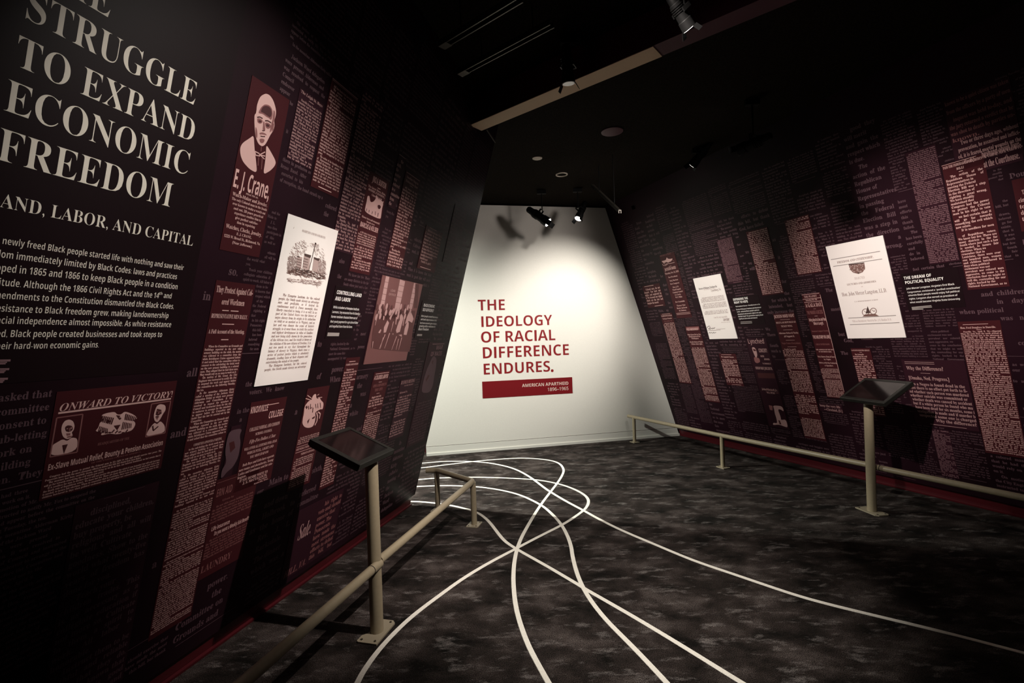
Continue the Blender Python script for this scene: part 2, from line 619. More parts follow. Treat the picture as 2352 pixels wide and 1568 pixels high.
# ------------------------------------------------------------------ running text of the printed walls
T = {}
T['election'] = ("The action of the Republican House of Representatives in passing the Federal Election Bill was a step in the direction of righting a great wrong. "
    "We have steadily maintained that Congress had the power to protect the Colored man in his right to vote and should exercise that power. The Democrats have made the most "
    "strenuous efforts to defeat this bill, but thank God, have failed. \n The measure has been carefully drawn, and living as we do in this, our beloved Southland, we feel certain "
    "that it will go far towards remedying the evil which now exists. \n It is needless for men to declare that it will not answer the purpose for which it was intended, but "
    "will only increase the death rate of Republican voters. We know but few. There are many districts in the far South where just such a law is needed, to insure fair elections. "
    "When we remember that in Louisiana, there were over one hundred men, women and children butchered in days when political excitement was not prevalent nor colored men aggressive, "
    "we come to the conclusion that we might as well die, contending for our rights, backed by the National Government, as to meet the same fate unsupported by any earthly power. \n")
T['danville'] = ("Danville, Va., April 9, '91.—[Special] When the train from the north arrived at the depot Tuesday last, in the afternoon at 5:30 o'clock, it had on board Hon. Frederick "
    "Douglass, the well known colored orator. At the depot had gathered hundreds of people to meet and greet him, carriages and buggies were also there in profusion as was also the "
    "Danville Brass Band. After the committee had been escorted to his carriage by the committee of reception, the band struck up a lively air and the procession moved up Craghead St. to Main, up "
    "Main to Holbrook St. and down Holbrook to the home of Rev. J. L. Barksdale. The dinner which was a most orderly one was then discussed and the invited guests began to arrive to participate in "
    "the reception which was tendered in honor of this worthy gentleman. The table was beautifully as well as tastefully decorated with a bountiful repast. \n")
T['workmen'] = ("When the Committee on Grounds and Buildings reported in the new white armory building on the sixth, the matter was referred to a committee from the white Bricklayers Union appeared "
    "before it and asked that the committee refuse to consent to the sub-letting the brick work on the new armory building to a colored man. They alleged that he had three men. They would rely "
    "on no man to work on it. \n On motion of Mr. Grant, the City Engineer was instructed to notify Mr. Fox to suspend the work and appear before the committee on the following Tuesday, the ten. \n "
    "In the meantime Alderman Kirby called a meeting of the Jackson Ward delegation Friday at which were present Alderman and Councilmen. It was resolved to request the members of Council and "
    "instructed them for the city to endeavor to arrange for the members to appear before the Committee and insist that the law be carried out by the Committee. \n")
T['children'] = ("disciplined, educate your children, buy property, be religious and all will be well. Cultivate goodness. Show to the world what twenty-five years of freedom has done for you. \n "
    "Teach your children trades. This is as necessary as a collegiate education if not more so. Cultivate in them a spirit to work. All labor is honorable. \n "
    "Instruct them to be truthful and reliable in all that they do. When it is known that their word is good they will merit and gain the respect which is due. \n")
T['hampton'] = ("The Hampton Institute, for the colored people, the South made slavery an advantage sure and profitable, as it desired its continuance until it. Power unsought, than liberty conceded "
    "to being, it is so well. In no part of the United States was the history of negro slavery from its origin to its extinction so vivid or so marked as in Virginia, and on her soil was chosen "
    "the scene of historic struggle; to it went those, in truth the earliest and highest development in value of families and now being daily shown by the generation of the African race, and the result in "
    "future of the relation of the new citizens of freedom. It is not too much to say that throughout the history of slavery in Virginia, there runs a series of patient justice which is absolutely dramatic, "
    "reading facts of their disputes and entertaining the minds of the people. \n")
ALL = []
for k in ('election', 'workmen', 'danville', 'children'):
    ALL += [('\n' if w == '\n' else w) for w in T[k].split(' ') if w]
WORDS = {k: [w for w in v.split(' ') if w] for k, v in T.items() if v}
WORDS['all'] = ALL

SHEETS = {id(WL): [], id(WR): [], id(WB): []}
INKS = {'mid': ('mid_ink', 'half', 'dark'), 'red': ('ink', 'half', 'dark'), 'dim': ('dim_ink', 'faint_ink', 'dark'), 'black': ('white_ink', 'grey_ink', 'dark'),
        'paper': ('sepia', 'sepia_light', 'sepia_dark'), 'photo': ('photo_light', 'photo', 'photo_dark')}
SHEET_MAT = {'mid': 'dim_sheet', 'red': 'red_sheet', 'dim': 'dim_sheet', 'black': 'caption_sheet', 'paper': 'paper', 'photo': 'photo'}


def px_line(W, ink, text, p0, p1, style, ratio=1.0, prefix='', track=0.0):
    """text whose baseline runs from photo point p0 to p1; ratio stretches its height"""
    u0, v0 = W.uv(*p0)
    u1, v1 = W.uv(*p1)
    v = (v0 + v1) / 2
    sx = (u1 - u0) / text_width(text, style, track)
    x = u0
    if prefix:
        x -= text_width(prefix, style, track) * sx
    ink.text(prefix + text, x, v, sx, sx * ratio, style, track)
    return sx


def rounded(pts, n=2):
    """corner-cut outline"""
    for _ in range(n):
        out = []
        for (x0, y0), (x1, y1) in zip(pts, pts[1:] + pts[:1]):
            out += [(x0 * .78 + x1 * .22, y0 * .78 + y1 * .22), (x0 * .22 + x1 * .78, y0 * .22 + y1 * .78)]
        pts = out
    return pts


def sheet(W, name, label, cat, tl, br, look='red', items=(), group=None, thick=0.0015, off=0.0, tr=None, bl=None):
    (u0, v1), (u1, v0) = W.uv(*tl), W.uv(*br)
    if bl:
        u0 = (u0 + W.uv(*bl)[0]) / 2
        v0 = (v0 + W.uv(*bl)[1]) / 2
    if tr:
        u1 = (u1 + W.uv(*tr)[0]) / 2
        v1 = (v1 + W.uv(*tr)[1]) / 2
    SHEETS[id(W)].append((u0, v0, u1, v1))
    w, h = u1 - u0, v1 - v0
    g = Geo().prism([(0, 0), (w, 0), (w, h), (0, h)], 0.0, thick)
    o = g.build(name, M[SHEET_MAT[look]])
    o.matrix_world = W.matrix(u0, v0, off + 0.0004)
    tag(o, label, cat, group)
    inks = {}

    def layer(part, tone):
        return inks.setdefault((part, tone), Ink())

    X = lambda f: u0 + f * w
    Y = lambda f: v1 - f * h
    for it in items:
        k = it[0]
        if k == 't':      # ftop, fbottom, text, style, x0, x1, tone, align
            _, fa, fb, txt, st, x0, x1 = it[:7]
            tone = it[7] if len(it) > 7 else 0
            al = it[8] if len(it) > 8 else 'c'
            layer('headline', tone).fit(txt, X(x0), X(x1), Y(fb), (fb - fa) * h, st, al)
        elif k == 'b':    # ftop, fbottom, lines, source, x0, x1, position, tone
            _, fa, fb, n, src, x0, x1 = it[:7]
            pos = it[7] if len(it) > 7 else 0
            tone = it[8] if len(it) > 8 else 0
            words = WORDS[src] if src in WORDS else [q for q in src.split(' ') if q] + ['\n']
            layer('body_text', tone).column(words, X(x0), X(x1), Y(fa), (fb - fa) * h / n, n, pos=pos, squeeze=0.8)
        elif k == 'r':    # f, x0, x1, thickness
            _, f, x0, x1, th = it[:5]
            layer('headline', it[5] if len(it) > 5 else 0).rect(X(x0), Y(f) - th * h / 2, X(x1), Y(f) + th * h / 2)
        elif k == 'v':
            _, f, y0, y1, th = it[:5]
            layer('headline', 0).rect(X(f) - th * w / 2, Y(y1), X(f) + th * w / 2, Y(y0))
        elif k == 'px':   # crop offset x, y, scale, tone, points
            _, ox, oy, sc, tone, pts = it[:6]
            part = it[6] if len(it) > 6 else 'illustration'
            if len(pts) >= 6 and part == 'illustration':
                pts = rounded(pts)
            layer(part, tone).poly([W.uv(ox + a / sc, oy + b / sc) for a, b in pts])
        elif k == 'pl':   # polyline
            _, ox, oy, sc, tone, pts, wd_ = it[:7]
            layer(it[7] if len(it) > 7 else 'illustration', tone).line([W.uv(ox + a / sc, oy + b / sc) for a, b in pts], wd_)
        elif k == 'pt':   # text between two photo points
            _, txt, p0, p1, st, ratio = it[:6]
            tone = it[6] if len(it) > 6 else 0
            px_line(W, layer(it[7] if len(it) > 7 else 'headline', tone), txt, p0, p1, st, ratio)
        elif k == 'fn':
            it[1](W, layer, X, Y, w, h)
    for (part, tone), ink in sorted(inks.items()):
        z = thick + {0: 0.0005, 1: 0.0009, 2: 0.0013}[tone] + (0.001 if part in ('people', 'window_lettering', 'heading_lettering', 'face_lines') else -0.0007 if part in ('heading_box', 'banner') else 0)
        nm = part if tone == 0 or part != 'illustration' else {1: 'illustration_shading', 2: 'illustration_shadow'}[tone]
        ink.build(nm, M[INKS[look][tone]], o, shift=(u0, v0), z=z)
    return o



# ------------------------------------------------------------------ left wall prints
GL_, GR_ = 'newspaper clippings printed on the left wall', 'newspaper clippings printed on the right wall'


def intro_panel():
    W = WL
    u1 = W.uv(462, 560)[0]
    u0 = u1 - 1.62
    v0, v1 = W.uv(30, 880)[1], 3.42
    SHEETS[id(W)].append((u0, v0, u1 + 0.02, v1))
    o = Geo().prism([(0, 0), (u1 - u0, 0), (u1 - u0, v1 - v0), (0, v1 - v0)], 0, 0.0012).build('introduction_panel', M['black_sheet'])
    o.matrix_world = W.matrix(u0, v0, 0.0003)
    tag(o, 'black introduction panel headed with large bone serif capitals about economic freedom', 'exhibit panel')
    t = Ink()
    ls = 1.28
    for txt, a, b in (('TO EXPAND', (30, 152), (444, 327)), ('ECONOMIC', (3, 256), (431, 402)), ('FREEDOM', (-14, 367), (391, 476)), ('STRUGGLE', (49, 44), (447, 240))):
        t = Ink()
        s1 = px_line(W, t, txt, a, b, 'serif_thin', ls)
        t.build('title_line', M['title_ink'], o, shift=(u0, v0), z=0.0018)
    t = Ink()
    u_end, v_end = W.uv(254, 28)
    v_the = W.uv(49, 44)[1] + (W.uv(49, 44)[1] - W.uv(30, 152)[1]) * 1.0
    t.text('THE', u_end - text_width('THE', 'serif_thin') * s1, v_the, s1, s1 * ls, 'serif_thin')
    t.build('title_line', M['title_ink'], o, shift=(u0, v0), z=0.0018)
    t = Ink()
    px_line(W, t, 'AND, LABOR, AND CAPITAL', (-2, 475), (441, 566), 'serif_thin', 1.25, prefix='L')
    t.build('subtitle_lettering', M['title_ink'], o, shift=(u0, v0), z=0.0018)
    t = Ink()
    for pre, txt, a, b in (
            ('', 'newly freed Black people started life with nothing and saw their', (3, 558), (420, 623)),
            ('freed', 'om immediately limited by Black Codes: laws and practices', (0, 592), (405, 642)),
            ('develo', 'ped in 1865 and 1866 to keep Black people in a condition', (0, 626), (407, 664)),
            ('of servi', 'tude. Although the 1866 Civil Rights Act and the 14', (0, 660), (364, 683)),
            ('15th Am', 'endments to the Constitution dismantled the Black Codes,', (0, 692), (399, 706)),
            ('re', 'sistance to Black freedom grew, making landownership', (0, 719), (386, 729)),
            ('finan', 'cial independence almost impossible. As white resistance', (0, 745), (392, 751)),
            ('continue', 'd, Black people created businesses and took steps to', (0, 774), (371, 775)),
            ('secure th', 'eir hard-won economic gains.', (0, 802), (226, 799))):
        px_line(W, t, txt, a, b, 'sans_mid', 1.6, prefix=pre)
    px_line(W, t, 'th', (364, 677), (372, 678), 'sans_mid', 1.2)
    px_line(W, t, 'and', (374, 685), (393, 686), 'sans_mid', 1.6)
    t.build('paragraph_lettering', M['title_ink'], o, shift=(u0, v0), z=0.0018)
    t = Ink()
    for i, y in enumerate((828, 831.5, 834.5, 848, 851, 854.5, 870, 873.5, 877)):
        p, q = W.uv(-60, y + 2), W.uv((23, 16, 14)[i % 3] - i, y)
        t.stroke(p, q, 0.006)
    t.build('credit_lines', M['dim_ink'], o, shift=(u0, v0), z=0.0018)


intro_panel()

CRN = (490, 170, 3.647)
sheet(WL, 'newspaper_clipping', 'red clipping with a large pale bust portrait above a watchmaker advertisement', 'newspaper clipping',
      (580, 181), (594, 590), 'red', group=GL_, tr=(666, 226), bl=(500, 575), items=[
    ('px', *CRN, 0, [(435, 165), (470, 180), (500, 225), (522, 300), (520, 350), (505, 395), (510, 435), (500, 475), (475, 510), (450, 560), (430, 595), (405, 610), (375, 590), (355, 545), (345, 500), (340, 420), (340, 345), (355, 330), (360, 270), (375, 220), (395, 185)]),
    ('px', *CRN, 1, [(430, 255), (468, 265), (490, 300), (494, 350), (480, 392), (462, 372), (440, 362), (408, 336), (372, 332), (384, 300), (404, 272)]),
    ('px', *CRN, 2, [(436, 268), (464, 276), (482, 305), (484, 345), (470, 368), (445, 350), (412, 326), (392, 320), (400, 292), (414, 274)]),
    ('px', *CRN, 1, [(362, 376), (380, 372), (404, 386), (410, 402), (398, 418), (378, 418), (364, 404)]),
    ('px', *CRN, 2, [(372, 392), (386, 388), (400, 398), (396, 408), (384, 410), (374, 404)]),
    ('px', *CRN, 1, [(428, 410), (448, 408), (474, 424), (480, 442), (466, 460), (446, 462), (432, 444)]),
    ('px', *CRN, 2, [(436, 424), (450, 420), (466, 432), (462, 444), (448, 446), (438, 438)]),
    ('pl', *CRN, 2, [(362, 366), (384, 362), (408, 376)], 0.005), ('pl', *CRN, 2, [(428, 394), (452, 394), (480, 412)], 0.005),
    ('px', *CRN, 1, [(414, 396), (424, 404), (428, 448), (432, 470), (418, 476), (408, 466), (412, 436)]),
    ('px', *CRN, 2, [(404, 470), (416, 474), (430, 472), (426, 480), (412, 482), (404, 478)]),
    ('px', *CRN, 1, [(380, 496), (404, 490), (432, 500), (446, 516), (430, 514), (404, 508), (384, 510)]),
    ('pl', *CRN, 2, [(390, 522), (408, 526), (428, 526)], 0.004),
    ('px', *CRN, 1, [(380, 548), (402, 542), (426, 550), (420, 574), (402, 584), (386, 574)]),
    ('px', *CRN, 1, [(350, 440), (362, 470), (366, 520), (360, 545), (350, 520), (346, 480)]),
    ('px', *CRN, 1, [(500, 300), (514, 320), (510, 380), (496, 430), (486, 470), (466, 500), (474, 450), (488, 400), (496, 350)]),
    ('px', *CRN, 1, [(492, 420), (506, 415), (500, 470), (484, 490)]),
    ('px', *CRN, 0, [(335, 515), (300, 540), (240, 580), (220, 620), (222, 680), (245, 740), (300, 800), (362, 832), (355, 740), (340, 620)]),
    ('px', *CRN, 0, [(440, 595), (470, 640), (522, 735), (510, 775), (470, 815), (413, 845), (430, 740), (437, 660)]),
    ('pl', *CRN, 0, [(345, 650), (380, 668), (385, 690), (350, 682), (345, 650)], 0.004),
    ('pl', *CRN, 0, [(430, 655), (385, 678), (425, 715)], 0.004), ('pl', *CRN, 0, [(430, 690), (385, 680)], 0.004),
    ('pl', *CRN, 1, [(375, 700), (370, 770)], 0.003), ('pl', *CRN, 1, [(405, 705), (398, 800)], 0.003), ('pl', *CRN, 1, [(398, 610), (395, 650)], 0.003),
    ('pt', 'E. J. Crane,', (490 + 152 / 3.647, 170 + 950 / 3.647), (490 + 458 / 3.647, 170 + 1045 / 3.647), 'sans_bold', 2.6),
    ('t', .638, .648, 'PRACTICAL', 'serif', .36, .68), ('t', .658, .678, 'Watch-Maker and Jeweler.', 'serif', .06, .95),
    ('t', .688, .703, 'The only Colored man in the South', 'serif', .06, .96), ('t', .713, .728, 'ever known to make a watch out', 'serif', .10, .94),
    ('t', .738, .753, 'and out. 20 years practical', 'serif', .14, .90), ('t', .763, .778, 'experience enables him to', 'serif', .18, .86),
    ('t', .788, .803, 'give perfect satisfac-', 'serif', .22, .80), ('t', .813, .828, 'tion in repairing', 'serif', .28, .74),
    ('t', .845, .868, 'Watches, Clocks, Jewelry.', 'serif', .05, .95), ('t', .880, .895, 'E. J. CRANE,', 'serif', .32, .70),
    ('t', .906, .922, '1225 W. Broad St., Richmond, Va.', 'serif', .04, .96), ('t', .935, .950, '(Near Jefferson.)', 'serif', .26, .76)])

sheet(WL, 'newspaper_clipping', 'very tall red clipping headed They Protest Against Colored Workmen, reaching almost to the baseboard', 'newspaper clipping',
      (502, 642), (430, 1425), 'red', group=GL_, tr=(591, 658), bl=(334, 1470), items=[
    ('t', .014, .031, 'They Protest Against Col-', 'serif', .04, .97), ('t', .046, .062, 'ored Workmen', 'serif', .22, .80),
    ('r', .078, .27, .43, .0025), ('r', .078, .48, .68, .0025), ('t', .088, .099, 'REPRESENTATIVE MEN RALLY.', 'serif', .04, .95),
    ('r', .115, .33, .63, .0025), ('t', .130, .141, 'A Full Account of the Meeting.', 'serif', .04, .95), ('r', .158, .38, .56, .0025),
    ('b', .172, .435, 31, 'workmen', .03, .97), ('t', .445, .452, 'COMMITTEES APPOINTED AT MEETING.', 'serif', .2, .9),
    ('b', .455, .620, 20, 'workmen', .03, .97, 40), ('b', .628, .77, 20, 'election', .03, .97, 10), ('b', .775, .985, 31, 'all', .03, .97, 300)])

OW = (0, 840, 3.92)
sheet(WL, 'handbill_print', 'wide red handbill print headed ONWARD TO VICTORY with two portraits and an eagle', 'handbill',
      (125, 899), (362, 1085), 'red', group=GL_, tr=(411, 876), bl=(94, 1141), items=[
    ('pt', 'ONWARD TO VICTORY!', (525 / 3.92, 840 + 412 / 3.92), (1550 / 3.92, 840 + 283 / 3.92), 'italic', 1.0),
    ('pl', *OW, 0, [(520, 428), (1535, 298)], .006, 'headline'),
    ('pl', *OW, 1, [(505, 470), (740, 437), (688, 778), (444, 822), (505, 470)], .004, 'picture_frame'), ('pl', *OW, 1, [(1360, 345), (1532, 318), (1480, 605), (1306, 642), (1360, 345)], .004, 'picture_frame'),
    ('px', *OW, 0, [(620, 483), (655, 500), (668, 540), (660, 580), (640, 600), (650, 625), (640, 645), (600, 665), (560, 640), (545, 580), (555, 530), (580, 495)]),
    ('px', *OW, 2, [(600, 535), (645, 540), (652, 575), (620, 598), (588, 588), (578, 556)]), ('px', *OW, 1, [(590, 610), (630, 606), (626, 626), (596, 630)]),
    ('px', *OW, 0, [(592, 566), (604, 562), (604, 568), (593, 571)], 'face_lines'), ('px', *OW, 0, [(628, 562), (640, 559), (640, 565), (629, 567)], 'face_lines'), ('pl', *OW, 1, [(618, 560), (622, 585), (614, 590)], .004, 'face_lines'), ('pl', *OW, 1, [(628, 556), (645, 552)], .004, 'face_lines'), ('pl', *OW, 1, [(600, 640), (640, 634)], .004, 'face_lines'),
    ('px', *OW, 0, [(560, 660), (600, 680), (640, 645), (697, 655), (685, 770), (445, 820), (465, 715), (510, 690)]), ('px', *OW, 2, [(555, 715), (605, 705), (570, 790)]),
    ('px', *OW, 0, [(905, 445), (960, 425), (1030, 415), (1050, 440), (1085, 440), (1120, 410), (1200, 440), (1237, 475), (1190, 490), (1220, 520), (1190, 580), (1130, 600), (1050, 620), (980, 610), (900, 630), (915, 600), (850, 590), (880, 560), (895, 510), (930, 490)]),
    *[('pl', *OW, 2, [(920 + 16 * i, 450 + 3 * i), (905 + 15 * i, 505 + 4 * i)], .004) for i in range(7)], *[('pl', *OW, 2, [(1130 + 15 * i, 432 + 5 * i), (1120 + 14 * i, 488 + 2 * i)], .004) for i in range(7)], *[('pl', *OW, 2, [(880 + 30 * i, 600 + 4 * (i % 3)), (905 + 30 * i, 575 + 9 * (i % 4))], .005) for i in range(9)],
    ('px', *OW, 2, [(1040, 445), (1080, 450), (1060, 475)]), ('px', *OW, 2, [(950, 480), (1000, 500), (960, 520)]), *[('pl', *OW, 2, [(1105 + 14 * i, 505 + 3 * i), (1092 + 16 * i, 575 - 3 * i)], .003) for i in range(6)],
    *[('pl', *OW, 2, [(895 + 13 * i, 545 + 4 * i), (880 + 16 * i, 596 + 3 * i)], .003) for i in range(6)], ('px', *OW, 2, [(1062, 470), (1076, 462), (1088, 474), (1080, 484), (1070, 486), (1062, 480)]), ('px', *OW, 2, [(1020, 540), (1080, 530), (1050, 580)]),
    ('px', *OW, 0, [(1440, 345), (1485, 355), (1488, 400), (1460, 440), (1440, 480), (1415, 512), (1388, 500), (1378, 450), (1395, 390), (1410, 360)]),
    ('px', *OW, 2, [(1410, 388), (1446, 396), (1450, 430), (1420, 450), (1396, 440)]), ('px', *OW, 1, [(1395, 465), (1425, 462), (1410, 490)]),
    ('pl', *OW, 1, [(1404, 408), (1418, 406)], .004, 'face_lines'), ('pl', *OW, 1, [(1430, 412), (1444, 414)], .004, 'face_lines'), ('pl', *OW, 1, [(1424, 412), (1420, 434)], .004, 'face_lines'), ('pl', *OW, 2, [(1398, 456), (1424, 458)], .004, 'face_lines'),
    ('px', *OW, 0, [(1385, 510), (1410, 530), (1440, 495), (1482, 540), (1478, 605), (1308, 640), (1325, 590)]), ('pl', *OW, 2, [(1370, 540), (1375, 585), (1420, 545)], .005),
    ('pt', 'HEADQUARTERS OF THE', (872 / 3.92, 840 + 718 / 3.92), (1158 / 3.92, 840 + 664 / 3.92), 'serif', 1.5, 1),
    ('pt', 'Ex-Slave Mutual Relief, Bounty & Pension Association', (420 / 3.92, 840 + 946 / 3.92), (1460 / 3.92, 840 + 714 / 3.92), 'sans_bold', 2.0),
    ('t', .738, .752, 'OF THE UNITED STATES OF AMERICA', 'serif', .3, .8, 1), ('b', .775, .985, 8, 'all', .02, .97, 30)])

sheet(WL, 'newspaper_clipping', 'bright red clipping column under a double rule, right above the tall ship-and-mansion document', 'newspaper clipping',
      (762, 175), (776, 456), 'red', group=GL_, tr=(822, 227), bl=(713, 429), items=[
    ('r', .012, .02, .98, .006), ('r', .024, .02, .98, .003), ('b', .05, .945, 32, 'election', .03, .97, 60), ('r', .972, .25, .72, .008)])
sheet(WL, 'newspaper_clipping', 'mauve clipping headed The Leigh St. Boys, left of the bright red ruled column', 'newspaper clipping',
      (690, 208), (712, 392), 'mid', group=GL_, tr=(745, 239), bl=(655, 361), items=[
    ('t', .012, .05, 'The Leigh St. Boys', 'serif', .05, .95), ('r', .09, .4, .6, .008), ('b', .12, .99, 20, 'danville', .02, .98, 60)])
sheet(WL, 'newspaper_clipping', 'long mauve clipping column right of the bright red ruled column', 'newspaper clipping',
      (831, 205), (812, 600), 'mid', group=GL_, tr=(877, 233), bl=(764, 560), items=[('b', .01, .99, 46, 'all', .02, .98, 200)])
SUN = (800, 380, 6.03)
sheet(WL, 'newspaper_clipping', 'narrow red clipping with a bright farmyard picture near its top, on the left wall', 'newspaper clipping',
      (850, 392), (850, 637), 'red', group=GL_, tr=(890, 418), bl=(801, 619), items=[
    ('t', .03, .085, 'JNO A. BURTON', 'sans_bold', .2, .9), ('r', .115, .5, .65, .006), ('t', .13, .15, 'The latest Shoes, Hats,', 'serif', .06, .96), ('t', .16, .18, 'HOSIERY, FURNISHING,', 'serif', .1, .94),
    ('t', .195, .215, 'Churchville, Va.', 'serif', .3, .8),
    ('px', *SUN, 0, [(260, 430), (275, 422), (290, 430), (297, 500), (320, 515), (350, 500), (375, 465), (385, 410), (395, 430), (400, 460), (470, 500), (480, 540), (462, 600), (450, 700), (438, 755), (220, 650), (235, 560), (250, 500)]),
    ('px', *SUN, 2, [(400, 555), (420, 548), (440, 560), (446, 585), (430, 608), (410, 605), (400, 580)]),
    ('pl', *SUN, 0, [(410, 450), (405, 480)], .006), ('pl', *SUN, 0, [(432, 455), (425, 490)], .006), ('pl', *SUN, 0, [(455, 465), (448, 500)], .006), ('pl', *SUN, 0, [(482, 500), (472, 530)], .006),
    ('pl', *SUN, 2, [(250, 600), (245, 640)], .005), ('pl', *SUN, 2, [(285, 620), (278, 655)], .005), ('pl', *SUN, 2, [(330, 640), (320, 680)], .005), ('pl', *SUN, 2, [(370, 640), (365, 690)], .005), ('pl', *SUN, 2, [(410, 660), (400, 715)], .005),
    ('t', .435, .455, 'Flowers trees and ornamental', 'serif', .06, .96), ('t', .468, .485, 'Shade trees', 'serif', .3, .75), ('t', .50, .545, 'BARCUS & KELSER', 'sans_bold', .06, .96),
    ('b', .585, .72, 6, 'danville', .06, .94, 20), ('b', .73, .97, 9, 'election', .04, .94, 40)])
sheet(WL, 'newspaper_clipping', 'tall narrow red clipping above the office group photograph', 'newspaper clipping',
      (936, 390), (924, 622), 'red', group=GL_, tr=(962, 418), bl=(882, 612), items=[
    ('r', .01, .05, .95, .005), ('t', .035, .06, 'Another Step to', 'serif', .1, .9), ('t', .075, .1, 'Disfranchise them', 'serif', .1, .9), ('r', .115, .4, .6, .004), ('b', .14, .985, 27, 'election', .03, .97, 120)])
sheet(WL, 'newspaper_clipping', 'mauve block of large type between the farmyard clipping and the tall narrow red one', 'newspaper clipping',
      (915, 352), (905, 482), 'mid', group=GL_, tr=(933, 366), bl=(892, 474), items=[('r', .01, .02, .98, .01), ('b', .06, .98, 10, 'workmen', .02, .98, 15)])
sheet(WL, 'newspaper_clipping', 'small red clipping above the self-sufficiency caption, closed by a short rule', 'newspaper clipping',
      (982, 518), (1000, 628), 'red', group=GL_, tr=(1014, 536), bl=(954, 616), items=[('r', .02, .2, .6, .01), ('b', .06, .86, 11, 'danville', .04, .96, 100), ('r', .95, .15, .75, .014)])
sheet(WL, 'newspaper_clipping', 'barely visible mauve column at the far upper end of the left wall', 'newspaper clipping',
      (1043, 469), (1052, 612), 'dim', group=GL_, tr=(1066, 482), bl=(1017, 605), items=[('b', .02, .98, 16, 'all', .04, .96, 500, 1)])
sheet(WL, 'newspaper_clipping', 'thin red clipping column right of and below the tall ship-and-mansion document', 'newspaper clipping',
      (794, 820), (764, 1112), 'red', group=GL_, tr=(827, 823), bl=(733, 1126), items=[
    ('r', .03, .25, .7, .005), ('t', .045, .058, 'COLORED LABOR IN DEMAND', 'serif', .06, .94), ('b', .08, .98, 45, 'workmen', .04, .96, 80)])
sheet(WL, 'newspaper_clipping', 'red clipping headed KNOXVILLE COLLEGE in slanted condensed capitals', 'newspaper clipping',
      (577, 924), (617, 1108), 'red', group=GL_, tr=(661, 912), bl=(536, 1125), items=[
    ('r', .06, .38, .78, .008), ('pt', 'KNOXVILLE', (573.5, 950.5), (614, 943), 'sans_bold', 2.3), ('pt', 'COLLEGE', (615, 961.5), (648, 954.5), 'sans_bold', 2.2),
    ('t', .29, .33, 'COLLEGE NORMAL AND COMMON', 'serif', .1, .93), ('t', .36, .39, 'SCHOOL COURSES.', 'serif', .28, .74), ('t', .43, .47, 'Fifty-Five Dollars A Year', 'italic', .16, .88),
    ('t', .51, .54, 'WILL COVER ALL EXPENSES FOR A YEAR', 'serif', .06, .95), ('t', .565, .595, 'WHICH FUEL, LIGHT AND', 'serif', .16, .88), ('t', .62, .65, 'YOU SHOULD KNOW', 'serif', .26, .76),
    ('t', .69, .72, 'Both Boys and Girls have separate', 'serif', .1, .96), ('t', .74, .77, 'new rooms and dormitories. Young', 'serif', .03, .96), ('t', .785, .815, 'Ladies and Gentlemen send for cata-', 'serif', .03, .96),
    ('t', .825, .855, 'logue.', 'serif', .03, .26), ('t', .87, .9, 'IF YOU DESIRE WRITE TO', 'serif', .1, .86), ('t', .91, .94, 'J. S. McCULLOCH,', 'serif', .2, .86), ('t', .948, .965, 'President,', 'serif', .6, .92), ('t', .975, .992, 'Knoxville, Tenn.', 'serif', .5, .95)])
PL = (540, 900, 7.13)
sheet(WL, 'newspaper_clipping', 'red clipping with a bright fist emblem at its top, left of the nearer lectern panel', 'newspaper clipping',
      (702, 896), (715, 1108), 'red', group=GL_, tr=(752, 885), bl=(661, 1128), items=[
    ('px', *PL, 0, [(1300, 35), (1325, 45), (1320, 90), (1345, 120), (1380, 95), (1400, 140), (1447, 185), (1430, 290), (1395, 285), (1330, 320), (1305, 345), (1312, 420), (1300, 500), (1270, 570), (1200, 595), (1130, 580), (1095, 520), (1100, 460), (1120, 360), (1130, 240), (1200, 150), (1245, 140), (1265, 70)]),
    ('px', *PL, 2, [(1250, 430), (1300, 395), (1295, 430), (1260, 450)]), ('px', *PL, 2, [(1175, 480), (1215, 435), (1205, 470), (1185, 525)]),
    ('pl', *PL, 2, [(1145, 260), (1170, 230), (1160, 280), (1180, 250)], .006), ('pl', *PL, 2, [(1190, 230), (1200, 290)], .005), ('pl', *PL, 2, [(1230, 200), (1225, 280), (1255, 250)], .005),
    ('pl', *PL, 2, [(1310, 200), (1320, 270)], .004), ('pl', *PL, 2, [(1345, 190), (1350, 270)], .004), ('pl', *PL, 2, [(1385, 180), (1395, 265)], .004), ('pl', *PL, 2, [(1270, 260), (1260, 340)], .006),
    ('pl', *PL, 0, [(1330, 340), (1345, 400), (1335, 480), (1300, 550)], .008), ('pl', *PL, 0, [(1355, 330), (1390, 360), (1375, 440)], .007),
    ('pl', *PL, 0, [(1250, 110), (1180, 60)], .004), ('pl', *PL, 0, [(1340, 60), (1370, 40)], .004), ('pl', *PL, 0, [(1240, 140), (1150, 110)], .004), ('pl', *PL, 0, [(1350, 100), (1420, 90)], .004),
    ('b', .47, .545, 4, 'danville', .05, .96, 6), ('r', .565, .05, .95, .004), ('t', .58, .6, 'OUR WEEKLY PAPER', 'serif', .05, .6), ('r', .62, .05, .95, .004), ('t', .64, .66, 'TERMS IN ADVANCE', 'serif', .3, .9), ('b', .68, .97, 14, 'election', .06, .9, 70)])
